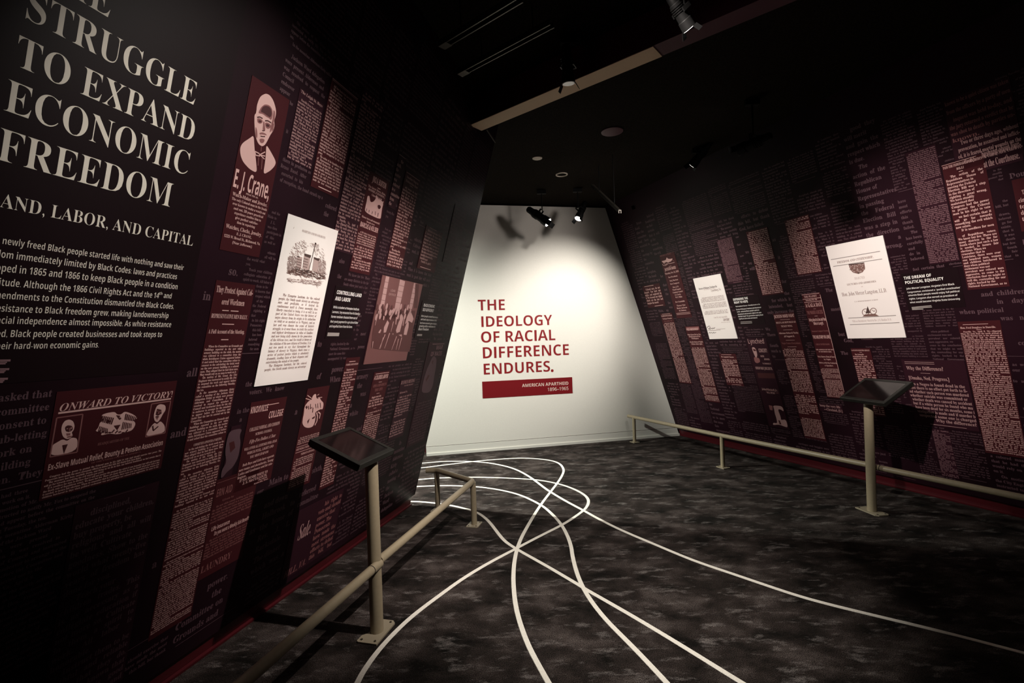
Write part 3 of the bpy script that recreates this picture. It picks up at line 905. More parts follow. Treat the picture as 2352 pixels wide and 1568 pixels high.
sheet(WL, 'newspaper_clipping', 'dark red clipping headed A COLORED LAWYER above the back corner of the lectern panel', 'newspaper clipping',
      (863, 856), (846, 1050), 'red', group=GL_, tr=(902, 850), bl=(812, 1060), items=[
    ('r', .02, .1, .95, .006), ('t', .04, .085, 'A COLORED LAWYER', 'sans_bold', .06, .94), ('r', .12, .4, .6, .004), ('t', .14, .17, 'OPENS A NEW OFFICE IN', 'serif', .1, .94, 1), ('t', .19, .22, 'THE CITY', 'serif', .25, .75, 1),
    ('r', .25, .42, .6, .004), ('b', .27, .40, 4, 'danville', .06, .94, 50), ('r', .42, .42, .6, .004), ('b', .45, .98, 21, 'election', .04, .96, 90)])
sheet(WL, 'newspaper_clipping', 'dark clipping with a slanted one-line heading between the lawyer clipping and the standing figure print', 'newspaper clipping',
      (920, 872), (922, 1005), 'mid', group=GL_, tr=(957, 868), bl=(892, 1010), items=[
    ('t', .02, .075, 'BUSINESS MEETING', 'italic', .04, .96), ('t', .10, .12, 'OF THE SOCIETY', 'serif', .3, .9), ('t', .2, .23, 'Richmond, Va.', 'serif', .1, .6), ('b', .27, .62, 8, 'workmen', .05, .95, 30, 0), ('b', .68, .95, 6, 'all', .02, .9, 30, 0)])
WAR = (840, 840, 7.84)
sheet(WL, 'newspaper_clipping', 'clipping with a pale standing figure and dim text, below the self-sufficiency caption', 'newspaper clipping',
      (984, 788), (984, 1012), 'dim', group=GL_, tr=(1014, 784), bl=(935, 1022), items=[
    ('r', .02, .2, .9, .008), ('t', .035, .075, 'WAR', 'sans_bold', .45, .85), ('t', .095, .135, 'OF RACES', 'sans_bold', .22, .88),
    ('px', 700, 620, 3.92, 1, [(1145, 790), (1162, 775), (1185, 800), (1180, 870), (1165, 950), (1150, 1050), (1118, 1108), (1052, 1108), (1052, 1060), (1070, 980), (1095, 900), (1118, 850)]),
    ('px', 700, 620, 3.92, 2, [(1105, 950), (1120, 945), (1118, 960), (1090, 1010), (1085, 990)]), ('px', 700, 620, 3.92, 2, [(1140, 830), (1155, 810), (1150, 860)]),
    ('b', .57, .98, 15, 'all', .06, .94, 12, 1)])
sheet(WL, 'newspaper_clipping', 'dark red clipping headed with the cut-off words ERN AID, under the college clipping', 'newspaper clipping',
      (502, 1096), (550, 1290), 'red', group=GL_, tr=(598, 1076), bl=(448, 1330), items=[
    ('r', .03, .02, .45, .004, 1), ('pt', 'ERN AID', (495, 1141), (531, 1131), 'sans_bold', 2.4, 1), ('t', .22, .24, 'Given by', 'serif', .2, .5, 1), ('b', .26, .44, 6, 'workmen', .04, .96, 9, 1),
    ('t', .48, .52, 'Life insurance', 'sans_bold', .1, .5), ('t', .54, .58, 'Do you want a Weekly Sick Benefit', 'sans_bold', .18, .98), ('b', .6, .8, 7, 'danville', .04, .96, 9, 1), ('t', .86, .93, 'LAUNDRY', 'serif', .04, .7, 1)])
sheet(WL, 'newspaper_clipping', 'dim print with the large slanted word Sale, low on the left wall', 'newspaper clipping',
      (675, 1180), (760, 1260), 'mid', group=GL_, items=[('pt', 'Sale.', (682, 1241), (712, 1226), 'italic', 2.3), ('b', .05, .95, 9, 'all', .5, .98, 40, 1), ('t', .86, .96, 'HILL, VA.', 'italic', .05, .45, 1)])
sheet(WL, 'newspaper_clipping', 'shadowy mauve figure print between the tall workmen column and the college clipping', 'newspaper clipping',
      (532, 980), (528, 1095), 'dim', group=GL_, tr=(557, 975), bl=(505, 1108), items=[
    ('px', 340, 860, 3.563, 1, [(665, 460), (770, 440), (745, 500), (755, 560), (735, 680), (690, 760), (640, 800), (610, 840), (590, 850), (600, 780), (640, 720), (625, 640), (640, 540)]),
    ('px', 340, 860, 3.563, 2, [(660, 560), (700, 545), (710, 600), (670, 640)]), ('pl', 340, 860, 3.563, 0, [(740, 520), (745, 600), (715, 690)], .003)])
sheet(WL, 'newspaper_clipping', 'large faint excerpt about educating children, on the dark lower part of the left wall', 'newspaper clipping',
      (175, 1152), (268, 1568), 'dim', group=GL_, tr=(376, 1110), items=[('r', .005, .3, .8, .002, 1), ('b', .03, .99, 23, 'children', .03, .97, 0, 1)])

DOC = 'white document prints on the walls'
ENG = (560, 480, 3.735)


def engraving(W, layer, X, Y, w, h):
    rnd = random.Random(3)
    q = lambda a, b: W.uv(560 + a / 3.735, 480 + b / 3.735)
    ink, mid, dk = layer('illustration', 0), layer('illustration', 1), layer('illustration', 2)

    def region(poly, n, tone, l0, l1, ang, wd):
        xs, ys = [p[0] for p in poly], [p[1] for p in poly]
        k = 0
        while k < n:
            x, y = rnd.uniform(min(xs), max(xs)), rnd.uniform(min(ys), max(ys))
            ins = False
            j = len(poly) - 1
            for i in range(len(poly)):
                (xi, yi), (xj, yj) = poly[i], poly[j]
                if (yi > y) != (yj > y) and x < (xj - xi) * (y - yi) / (yj - yi) + xi:
                    ins = not ins
                j = i
            if ins:
                a = ang + rnd.gauss(0, 0.35)
                l = rnd.uniform(l0, l1)
                tone.stroke(q(x, y), q(x + l * math.cos(a), y + l * math.sin(a)), wd * rnd.uniform(.6, 1.3), wd * .3)
            k += 1
    region([(440, 280), (500, 265), (540, 300), (520, 370), (440, 400), (380, 380), (400, 320)], 150, mid, 10, 26, 0.6, .0025)
    region([(550, 290), (620, 285), (660, 330), (690, 420), (640, 420), (590, 380)], 120, mid, 10, 24, 0.9, .0025)
    region([(370, 400), (440, 400), (440, 500), (355, 520)], 330, mid, 8, 20, 1.1, .003)
    region([(630, 420), (690, 440), (690, 550), (620, 545)], 260, mid, 8, 20, 1.0, .003)
    region([(390, 495), (500, 515), (690, 550), (672, 612), (350, 556), (355, 520)], 620, ink, 10, 32, 0.25, .0032)
    region([(355, 588), (660, 620), (640, 660), (360, 620)], 330, mid, 12, 30, 0.25, .0028)
    region([(400, 500), (680, 550), (660, 600), (380, 545)], 180, dk, 10, 26, 0.3, .003)
    for poly in ([(450, 405), (492, 415), (482, 512), (436, 496)], [(508, 385), (562, 400), (548, 532), (492, 510)], [(592, 412), (638, 428), (624, 546), (576, 526)]):
        mid.poly([q(*p) for p in poly])
    for poly in ([(508, 380), (568, 398), (560, 422), (512, 405)], [(590, 412), (640, 428), (632, 448), (592, 430)], [(448, 402), (470, 408), (468, 418), (446, 412)]):
        dk.poly([q(*p) for p in poly])
    for r in range(4):
        for c in range(4):
            for bx, by in ((448, 424), (506, 420)):
                x, y = bx + c * 10 - r * 3, by + r * 22 + c * 3
                dk.poly([q(x, y), q(x + 5, y + 1), q(x + 4, y + 12), q(x - 1, y + 11)])
    dk.line([q(606, 290), q(575, 420), q(545, 535)], .004)
    dk.poly([q(600, 288), q(612, 292), q(608, 304), q(598, 300)])
    layer('illustration', 0).line([q(570, 545), q(600, 585)], .004)


sheet(WL, 'document_panel', 'tall bright white book page with a mansion engraving over lines of type, left wall', 'document panel',
      (660, 492), (703, 873), 'paper', group=DOC, thick=0.006, tr=(776, 530), bl=(580, 888), items=[
    ('pt', '4', (560 + 415 / 3.735, 480 + 167 / 3.735), (560 + 419 / 3.735, 480 + 168 / 3.735), 'serif', 2.0, 0),
    ('pt', 'HAMPTON AND ITS STUDENTS.', (560 + 488 / 3.735, 480 + 203 / 3.735), (560 + 692 / 3.735, 480 + 252 / 3.735), 'serif_thin', 1.5, 1),
    ('fn', engraving), ('b', .445, .915, 21, 'hampton', .12, .90, 0, 1)])
PH = (820, 620, 6.82)


def group_photo(W, layer, X, Y, w, h):
    rnd = random.Random(11)
    q = lambda a, b: W.uv(820 + a / 6.82, 620 + b / 6.82)
    lt, dk = layer('illustration', 0), layer('illustration', 2)
    for pts in ([(445, 97), (497, 110), (412, 580), (352, 570)], [(665, 152), (744, 180), (655, 610), (578, 600)], [(884, 205), (932, 218), (850, 620), (802, 610)]):
        for i in range(5):
            a, b = i / 5, (i + 0.93) / 5
            L = lambda t: (pts[0][0] + (pts[3][0] - pts[0][0]) * t, pts[0][1] + (pts[3][1] - pts[0][1]) * t)
            R = lambda t: (pts[1][0] + (pts[2][0] - pts[1][0]) * t, pts[1][1] + (pts[2][1] - pts[1][1]) * t)
            lt.poly([q(*L(a)), q(*R(a)), q(*R(b)), q(*L(b))])
    dk.poly([q(*p) for p in [(330, 600), (420, 640), (520, 620), (640, 640), (760, 640), (905, 640), (880, 800), (840, 1150), (810, 1285), (560, 1265), (335, 1245), (210, 1220), (230, 1000), (270, 760)]])
    l2 = layer('people', 0)
    for i in range(34):
        x, y = 300 + 580 * (i % 12) / 12 + rnd.uniform(-15, 15), 585 + 75 * (i // 12) + rnd.uniform(-14, 14)
        c = q(x, y)
        (l2 if rnd.random() < .6 else dk).disc(c, .014, .022, 10)
    lp = layer('people', 0)
    for poly in ([(465, 790), (490, 830), (440, 980), (405, 985), (410, 900)], [(700, 705), (715, 760), (660, 970), (610, 990), (598, 950), (640, 820)],
                 [(780, 800), (800, 830), (795, 900), (765, 1020), (720, 1015), (735, 920)], [(560, 600), (600, 620), (540, 720), (510, 790), (495, 760)], [(640, 580), (660, 620), (650, 670), (615, 640)],
                 [(820, 630), (860, 720), (875, 770), (850, 830), (800, 800), (740, 850), (770, 740)], [(400, 720), (420, 730), (410, 790), (395, 780)], [(600, 740), (615, 745), (600, 860), (588, 850)], [(720, 770), (730, 780), (715, 880), (703, 870)],
                 [(355, 930), (370, 940), (350, 990), (320, 985)], [(540, 1000), (560, 995), (555, 1020)], [(640, 1020), (690, 1010), (690, 1050)]):
        lp.poly([q(*p) for p in poly])
    for a, b in (((430, 1010), (335, 1240)), ((400, 1060), (350, 1235)), ((500, 990), (420, 1230)), ((610, 1040), (530, 1255)), ((640, 1080), (600, 1250)), ((690, 1060), (640, 1255)), ((330, 640), (270, 870)), ((240, 1120), (225, 1230)), ((560, 810), (520, 970))):
        lp.stroke(q(*a), q(*b), .010, .004)


o = sheet(WL, 'photograph_print', 'rose-toned group photograph of people in front of tall office windows, left wall', 'photograph',
      (877, 632), (936, 827), 'photo', thick=0.004, tr=(966, 653), bl=(834, 838), items=[
    ('fn', group_photo), ('px', *PH, 2, [(905, 215), (960, 225), (935, 600), (880, 600)]),
    ('pt', 'LOAN', (820 + 512 / 6.82, 620 + 335 / 6.82), (820 + 585 / 6.82, 620 + 355 / 6.82), 'sans_mid', 1.0, 0, 'window_lettering'),
    ('pt', 'OFFICE', (820 + 482 / 6.82, 620 + 392 / 6.82), (820 + 592 / 6.82, 620 + 418 / 6.82), 'sans_mid', .75, 0, 'window_lettering')])
sheet(WL, 'wall_caption', 'caption headed CONTROLLING LAND AND LABOR in white, right of the tall white book page', 'wall caption',
      (768, 655), (800, 776), 'black', tr=(836, 668), bl=(748, 782), items=[
    ('pt', 'CONTROLLING LAND', (700 + 281 / 3.92, 620 + 220 / 3.92), (700 + 507 / 3.92, 620 + 246 / 3.92), 'sans_bold', 1.25), ('pt', 'AND LABOR', (700 + 267 / 3.92, 620 + 278 / 3.92), (700 + 405 / 3.92, 620 + 287 / 3.92), 'sans_bold', 1.25),
    ('pt', 'While a student at Hampton Institute,', (700 + 251 / 3.92, 620 + 348 / 3.92), (700 + 487 / 3.92, 620 + 366 / 3.92), 'sans_mid', 1.45, 0, 'body_text'),
    ('pt', "Lorenzo L. Ivy recounted how his family's", (700 + 242 / 3.92, 620 + 392 / 3.92), (700 + 494 / 3.92, 620 + 405 / 3.92), 'sans_mid', 1.45, 0, 'body_text'),
    ('pt', 'former enslaver cheated them out of', (700 + 232 / 3.92, 620 + 434 / 3.92), (700 + 468 / 3.92, 620 + 444 / 3.92), 'sans_mid', 1.45, 0, 'body_text'),
    ('pt', 'their yearly payment for agricultural labor', (700 + 225 / 3.92, 620 + 477 / 3.92), (700 + 476 / 3.92, 620 + 485 / 3.92), 'sans_mid', 1.45, 0, 'body_text'),
    ('pt', 'and expelled them from his farm.', (700 + 216 / 3.92, 620 + 519 / 3.92), (700 + 424 / 3.92, 620 + 524 / 3.92), 'sans_mid', 1.45, 0, 'body_text'),
    ('pl', 700, 620, 3.92, 1, [(203, 570), (308, 573)], .006, 'credit_lines'), ('pl', 700, 620, 3.92, 1, [(201, 581), (306, 583)], .006, 'credit_lines'), ('pl', 700, 620, 3.92, 1, [(199, 592), (304, 593)], .006, 'credit_lines')])
sheet(WL, 'wall_caption', 'caption headed BLACK ECONOMIC SELF-SUFFICIENCY, right of the group photograph', 'wall caption',
      (969, 690), (985, 776), 'black', tr=(1010, 698), bl=(952, 778), items=[
    ('pt', 'BLACK ECONOMIC', (700 + 1066 / 3.92, 620 + 332 / 3.92), (700 + 1166 / 3.92, 620 + 343 / 3.92), 'sans_bold', 1.4), ('pt', 'SELF-SUFFICIENCY', (700 + 1057 / 3.92, 620 + 372 / 3.92), (700 + 1157 / 3.92, 620 + 382 / 3.92), 'sans_bold', 1.4),
    ('pt', 'Black people created businesses', (700 + 1045 / 3.92, 620 + 425 / 3.92), (700 + 1196 / 3.92, 620 + 436 / 3.92), 'sans_mid', 1.05, 0, 'body_text'),
    ('pt', 'and took steps to secure their', (700 + 1040 / 3.92, 620 + 455 / 3.92), (700 + 1186 / 3.92, 620 + 464 / 3.92), 'sans_mid', 1.05, 0, 'body_text'),
    ('pt', 'hard-won economic gains despite', (700 + 1033 / 3.92, 620 + 487 / 3.92), (700 + 1184 / 3.92, 620 + 494 / 3.92), 'sans_mid', 1.05, 0, 'body_text'),
    ('pt', 'growing white resistance to', (700 + 1026 / 3.92, 620 + 516 / 3.92), (700 + 1172 / 3.92, 620 + 521 / 3.92), 'sans_mid', 1.05, 0, 'body_text'),
    ('pt', 'Black freedom.', (700 + 1019 / 3.92, 620 + 545 / 3.92), (700 + 1114 / 3.92, 620 + 548 / 3.92), 'sans_mid', 1.05, 0, 'body_text'),
    ('pl', 700, 620, 3.92, 1, [(1010, 582), (1054, 583)], .006, 'credit_lines'), ('pl', 700, 620, 3.92, 1, [(1007, 592), (1053, 593)], .006, 'credit_lines')])

# ------------------------------------------------------------------ right wall prints
FC = (1890, 540, 6.533)


def fpt(a, b):
    return (1890 + a / 6.533, 540 + b / 6.533)


def title_page(W, layer, X, Y, w, h):
    q = lambda a, b: W.uv(*fpt(a, b))
    ink, mid, dk = layer('headline', 2), layer('illustration', 0), layer('illustration', 2)
    for a, b in (((130, 370), (870, 243)), ((165, 472), (900, 358)), ((390, 1247), (1108, 1205)), ((415, 1345), (1160, 1312))):
        a, b = np.array(q(*a)), np.array(q(*b))
        n = 58
        for i in range(n):
            p, r = a + (b - a) * i / n, a + (b - a) * (i + .72) / n
            ink.stroke(p, r, .0052)
    rnd = random.Random(5)
    shield = [(392, 440), (628, 412), (642, 500), (605, 558), (542, 584), (462, 566), (418, 520)]
    mid.poly([q(*p) for p in shield])
    pale = layer('illustration', 1)
    for i in range(46):
        x, y = rnd.uniform(410, 625), rnd.uniform(430, 560)
        if abs(x - 520) < 110 - max(0, y - 500) * .9:
            pale.disc(q(x, y), .006, .004, 8)
    for i in range(26):
        x, y = rnd.uniform(410, 625), rnd.uniform(425, 530)
        dk.stroke(q(x, y), q(x + rnd.uniform(-18, 18), y + rnd.uniform(-8, 8)), .003)
    dk.poly([q(*p) for p in [(392, 440), (628, 412), (626, 424), (396, 455)]])
    dk.poly([q(*p) for p in [(525, 560), (558, 556), (542, 584)]])
    mid.poly([q(*p) for p in [(600, 1225), (640, 1190), (790, 1180), (850, 1215), (700, 1222)]])
    dk.poly([q(*p) for p in [(678, 1066), (722, 1168), (650, 1178)]])
    for c, r in (((648, 1158), 50), ((765, 1142), 46)):
        pts = [(c[0] + r * math.cos(t), c[1] + r * math.sin(t)) for t in np.linspace(0, 2 * math.pi, 22)]
        mid.line([q(*p) for p in pts], .006)
        mid.line([q(c[0] - 20, c[1] - 20), q(c[0] + 8, c[1] + 6), q(c[0] + 24, c[1] - 10)], .005)


sheet(WR, 'document_panel', 'bright white title page headed FREEDOM AND CITIZENSHIP on the right wall', 'document panel',
      (1898, 565), (2083, 775), 'paper', group=DOC, thick=0.006, tr=(2028, 543), bl=(1947, 778), items=[
    ('fn', title_page),
    ('pt', 'FREEDOM AND CITIZENSHIP.', fpt(225, 430), fpt(765, 342), 'serif', 1.35, 0), ('pt', 'SELECTED', fpt(485, 668), fpt(640, 648), 'sans', 1.4, 1),
    ('pt', 'LECTURES AND ADDRESSES', fpt(372, 757), fpt(808, 708), 'serif', 1.35, 0), ('pt', 'OF', fpt(585, 782), fpt(612, 779), 'serif', 1.1, 1),
    ('pt', 'Hon. John Mercer Langston, LL.D.', fpt(300, 922), fpt(972, 856), 'serif_thin', 2.1, 0), ('pt', 'U. S. MINISTER RESIDENT AT HAYTI', fpt(485, 1008), fpt(835, 978), 'serif', 1.2, 0),
    ('pt', 'With an Introductory Sketch by Rev. J. E. Rankin, D. D.', fpt(455, 1310), fpt(1040, 1280), 'serif_thin', 2.2, 1)])
R2 = (1500, 570, 7.127)


def rpt(a, b):
    return (1500 + a / 7.127, 570 + b / 7.127)


sheet(WR, 'document_panel', 'smaller bright white signed letter on the right wall, nearest the white end wall', 'document panel',
      (1592, 640), (1695, 778), 'paper', group=DOC, thick=0.006, tr=(1655, 630), bl=(1631, 779), items=[
    ('pt', 'Bureau of Refugees, Freedmen &c.', rpt(760, 685), rpt(1060, 637), 'serif', 1.7, 2), ('pt', 'AND ABANDONED LANDS', rpt(838, 692), rpt(1010, 665), 'serif_thin', 1.2, 1), ('pt', 'Lynchburg, Va.', rpt(960, 712), rpt(1125, 690), 'italic', 1.6, 0),
    ('b', .315, .40, 4, 'hampton', .08, .92, 5, 0), ('b', .415, .50, 4, 'hampton', .08, .94, 60, 0), ('b', .535, .60, 3, 'hampton', .08, .92, 110, 0),
    ('pt', 'I am Sir, very respectfully', rpt(1005, 1148), rpt(1225, 1135), 'italic', 1.5, 1), ('pt', 'Your obedient', rpt(1160, 1170), rpt(1260, 1163), 'serif', 1.5, 0), ('pt', 'servant', rpt(1160, 1195), rpt(1258, 1190), 'serif', 1.5, 0), ('pt', 'Sub-Assistant Commissioner', rpt(1125, 1223), rpt(1278, 1217), 'serif_thin', 1.6, 1),
    ('pl', *R2, 2, [(890, 1310), (905, 1285), (930, 1275), (945, 1300), (915, 1325), (940, 1330), (960, 1310), (975, 1325), (990, 1305), (1000, 1320), (1020, 1300)], .006, 'signature'),
    ('pl', *R2, 0, [(900, 1350), (1000, 1348), (1110, 1340)], .004, 'signature'), ('pl', *R2, 2, [(920, 1400), (930, 1375), (945, 1392), (965, 1380), (985, 1395), (1000, 1375), (1005, 1392), (1040, 1380)], .005, 'signature'),
    ('pl', *R2, 1, [(1040, 1328), (1190, 1320)], .004, 'signature')])
sheet(WR, 'wall_caption', 'caption headed THE DREAM OF POLITICAL EQUALITY beside the white title page', 'wall caption',
      (2070, 632), (2213, 703), 'black', tr=(2205, 610), bl=(2088, 716), items=[
    ('pt', 'THE DREAM OF', (1850 + 846 / 3.733, 480 + 606 / 3.733), (1850 + 1083 / 3.733, 480 + 583 / 3.733), 'sans_bold', 1.3), ('pt', 'POLITICAL EQUALITY', (1850 + 856 / 3.733, 480 + 645 / 3.733), (1850 + 1188 / 3.733, 480 + 611 / 3.733), 'sans_bold', 1.3),
    ('pt', "John Mercer Langston, Virginia's first Black", (1850 + 868 / 3.733, 480 + 694 / 3.733), (1850 + 1280 / 3.733, 480 + 652 / 3.733), 'sans_mid', 1.4, 0, 'body_text'),
    ('pt', 'Congressman, envisioned a "purified constitution"', (1850 + 876 / 3.733, 480 + 722 / 3.733), (1850 + 1334 / 3.733, 480 + 684 / 3.733), 'sans_mid', 1.4, 0, 'body_text'),
    ('pt', 'wherein Black people would enjoy full political', (1850 + 884 / 3.733, 480 + 752 / 3.733), (1850 + 1325 / 3.733, 480 + 712 / 3.733), 'sans_mid', 1.4, 0, 'body_text'),
    ('pt', 'rights. Langston also served as president of', (1850 + 891 / 3.733, 480 + 781 / 3.733), (1850 + 1306 / 3.733, 480 + 747 / 3.733), 'sans_mid', 1.4, 0, 'body_text'),
    ('pt', 'what would become Virginia State University.', (1850 + 899 / 3.733, 480 + 810 / 3.733), (1850 + 1334 / 3.733, 480 + 779 / 3.733), 'sans_mid', 1.4, 0, 'body_text'),
    ('pl', 1850, 480, 3.733, 1, [(912, 846), (1082, 830)], .006, 'credit_lines'), ('pl', 1850, 480, 3.733, 1, [(914, 855), (1086, 842)], .006, 'credit_lines'), ('pl', 1850, 480, 3.733, 1, [(916, 864), (1012, 860)], .006, 'credit_lines')])
DV = (1400, 480, 3.734)


def dpt(a, b):
    return (1400 + a / 3.734, 480 + b / 3.734)


sheet(WR, 'wall_caption', 'caption headed DEFENDING THE RIGHT TO VOTE, right of the white signed letter', 'wall caption',
      (1681, 684), (1758, 744), 'black', tr=(1742, 676), bl=(1697, 748), items=[
    ('pt', 'DEFENDING THE', dpt(1063, 789), dpt(1190, 775), 'sans_bold', 1.4), ('pt', 'RIGHT TO VOTE', dpt(1071, 815), dpt(1190, 803), 'sans_bold', 1.4)] + [
    ('pt', t, dpt(*a), dpt(*b), 'sans_mid', 1.4, 0, 'body_text') for t, a, b in (
        ("The Freedmen's Bureau—formally known as the", (1083, 842), (1294, 826)), ('Bureau of Refugees, Freedmen and Abandoned', (1088, 868), (1303, 852)), ("Lands—advanced Black people's political,", (1095, 889), (1288, 874)),
        ('educational, and economic rights in the post-', (1101, 909), (1307, 895)), ('Civil War South. The government agency faced', (1106, 929), (1320, 915)), ('significant obstruction and violence.', (1112, 949), (1272, 939)))] + [
    ('pl', *DV, 1, [(1125, 972), (1222, 966)], .006, 'credit_lines'), ('pl', *DV, 1, [(1126, 984), (1224, 978)], .006, 'credit_lines')])

sheet(WR, 'newspaper_clipping', 'tall red clipping headed PASS THE FEDERAL ELECTION BILL, right of the equality caption', 'newspaper clipping',
      (2161, 379), (2327, 655), 'red', group=GR_, tr=(2251, 358), bl=(2225, 669), items=[
    ('r', .004, .0, .84, .003), ('t', .015, .034, 'PASS THE FEDERAL ELECTION', 'serif', .02, .82), ('t', .047, .064, 'BILL!', 'serif', .34, .52), ('r', .08, .38, .48, .004),
    ('b', .09, .40, 12, 'election', .03, .93), ('b', .405, .535, 5, 'election', .03, .93, 83), ('b', .555, .985, 18, 'election', .03, .95, 125)])
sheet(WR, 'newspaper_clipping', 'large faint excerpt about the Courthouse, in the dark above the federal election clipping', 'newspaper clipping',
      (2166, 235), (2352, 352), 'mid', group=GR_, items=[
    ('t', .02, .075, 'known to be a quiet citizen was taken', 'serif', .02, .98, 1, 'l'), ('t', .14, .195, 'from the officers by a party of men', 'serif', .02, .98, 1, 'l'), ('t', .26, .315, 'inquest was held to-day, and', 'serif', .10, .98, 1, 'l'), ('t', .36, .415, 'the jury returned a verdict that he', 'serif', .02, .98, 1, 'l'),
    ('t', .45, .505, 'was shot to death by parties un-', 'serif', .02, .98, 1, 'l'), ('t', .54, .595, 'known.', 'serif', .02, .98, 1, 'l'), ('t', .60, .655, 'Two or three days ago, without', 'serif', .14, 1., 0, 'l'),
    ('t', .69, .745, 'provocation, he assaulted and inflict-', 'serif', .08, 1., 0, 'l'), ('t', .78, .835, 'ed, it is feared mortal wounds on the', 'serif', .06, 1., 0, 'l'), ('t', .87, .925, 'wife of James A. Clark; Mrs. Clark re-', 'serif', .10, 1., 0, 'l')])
sheet(WR, 'newspaper_clipping', 'two faint lines ending in the word Courthouse, above a thin rule near the frame edge', 'newspaper clipping',
      (2252, 342), (2352, 368), 'mid', group=GR_, items=[('t', .12, .42, 'husband about four-', 'serif', .0, 1., 0, 'l'), ('t', .58, .88, 'at the Courthouse.', 'serif', .0, .92, 0, 'l')])
sheet(WR, 'newspaper_clipping', 'red clipping with large bold type, cut off by the right edge of the photo', 'newspaper clipping',
      (2321, 416), (2460, 500), 'red', group=GR_, bl=(2352, 545), items=[
    ('t', .22, .30, 'The colored people of the', 'serif', .16, 1.0, 0, 'l'), ('t', .36, .44, 'cincts are determined', 'serif', .06, 1.0, 0, 'l'), ('t', .48, .56, 'to register on the', 'serif', .06, 1., 0, 'l'), ('t', .60, .68, 'days appointed for', 'serif', .06, 1., 0, 'l'), ('t', .72, .80, 'the white voters', 'serif', .06, 1., 0, 'l')])
sheet(WR, 'newspaper_clipping', 'long red clipping headed with an orator in Danville, above the nearest stretch of right rail', 'newspaper clipping',
      (2198, 740), (2368, 1052), 'red', group=GR_, tr=(2291, 736), bl=(2266, 1043), items=[
    ('r', .022, .12, .72, .003), ('t', .038, .052, 'Hon. Fred Douglass in Danville.', 'serif', .04, .88), ('r', .062, .42, .54, .003), ('b', .068, .985, 62, 'danville', .02, .98)])
sheet(WR, 'newspaper_clipping', 'dark clipping asking Why the Difference in large type, behind the right lectern panel', 'newspaper clipping',
      (2070, 826), (2250, 992), 'mid', group=GR_, items=[
    ('r', .035, .05, .54, .006), ('r', .06, .05, .54, .006), ('t', .10, .155, 'Why the Difference?', 'serif', .06, .66), ('r', .20, .28, .44, .005), ('t', .25, .30, '[Omaha, Ned. Progress.]', 'serif', .06, .72)] + [
    ('t', .345 + .06 * i, .388 + .06 * i, t, 'serif', x0, x1, 0, 'l') for i, (t, x0, x1) in enumerate((
        ('When a Negro is found dead in the', .0, .93), ('street there is no effort put forth to fi-', .0, .95), ('nd whether such person was murdered', .02, .96), ('whether suicide was committed or', .02, .93),
        ('whether death was caused by accident', .04, .98), ('but if a white person be found who ma', .04, .98), ('have been dead for six months, some i', .06, .99), ('vestigation is made and if murder b', .08, .99), ('suspected some one is charged', .1, .99)))] + [
    ('t', .885, .93, 'Why the difference?', 'serif', .36, .98, 0, 'l'), ('r', .975, .25, .82, .006)])
sheet(WR, 'newspaper_clipping', 'red clipping headed A GALA DAY with a thin vertical border line on its right', 'newspaper clipping',
      (1841, 677), (1944, 905), 'red', group=GR_, tr=(1880, 672), bl=(1904, 925), items=[
    ('v', .985, .02, .93, .02), ('r', .006, .0, .96, .004), ('t', .018, .036, 'THE PLANET', 'serif', .1, .8), ('r', .048, .0, .98, .004), ('b', .052, .07, 1, 'Saturday Oct. 18, 1890.', .02, .95), ('r', .078, .04, .98, .004), ('t', .09, .125, 'A GALA DAY.', 'serif', .06, .97), ('r', .145, .45, .58, .002),
    ('t', .162, .192, 'THE PARADE A SUCCESS.', 'sans_bold', .06, .92, 1), ('r', .212, .42, .58, .003), ('t', .232, .258, 'Being about to Line and Pass', 'sans_bold', .06, .97), ('t', .268, .294, 'Miles in Length.', 'sans_bold', .26, .8), ('t', .345, .36, 'Immense Largest Crowds.', 'serif', .06, .96, 1),
    ('t', .395, .425, 'THE MILITARY IN LINE.', 'sans_bold', .04, .97), ('t', .472, .487, 'GREAT ENTHUSIASM.', 'serif', .1, .85, 1), ('t', .525, .536, 'THE ADDRESS OF THE DAY', 'serif', .03, .97), ('t', .545, .556, 'IN MONROE PARK.', 'serif', .16, .86), ('t', .59, .605, 'Music, Banners, Floats, & Cheers', 'serif', .03, .95),
    ('t', .617, .63, 'by Night.', 'serif', .34, .72), ('t', .65, .664, 'Delivery of the Day Oration by', 'serif', .03, .97), ('t', .676, .69, 'a Speaker.', 'serif', .3, .76), ('b', .71, .99, 26, 'election', .02, .95, 33)])
sheet(WR, 'newspaper_clipping', 'dark red clipping headed JACKSON WARD FIGHT, long column left of the gala clipping', 'newspaper clipping',
      (1775, 720), (1900, 1019), 'red', group=GR_, tr=(1824, 719), bl=(1848, 1000), items=[
    ('t', .012, .035, 'JACKSON WARD FIGHT', 'sans_bold', .02, .98), ('r', .05, .28, .74, .002), ('t', .065, .078, 'REGULAR REPUBLICAN', 'serif', .04, .98), ('t', .094, .107, 'TICKET WINS.', 'serif', .24, .78), ('r', .13, .3, .74, .002), ('t', .147, .16, 'Alderman Bolton & Tinsley', 'serif', .05, .97), ('t', .172, .186, 'all Support It.', 'serif', .26, .76),
    ('r', .21, .3, .72, .002), ('t', .226, .24, 'Negro Voters Everywhere.', 'serif', .06, .96, 1), ('r', .262, .3, .72, .002), ('b', .275, .34, 5, 'danville', .02, .97), ('b', .345, .62, 21, 'election', .02, .97, 22), ('b', .64, .80, 11, 'workmen', .02, .97, 44), ('b', .83, .985, 12, 'danville', .02, .97, 70)])
LY = (1700, 770, 6.817)
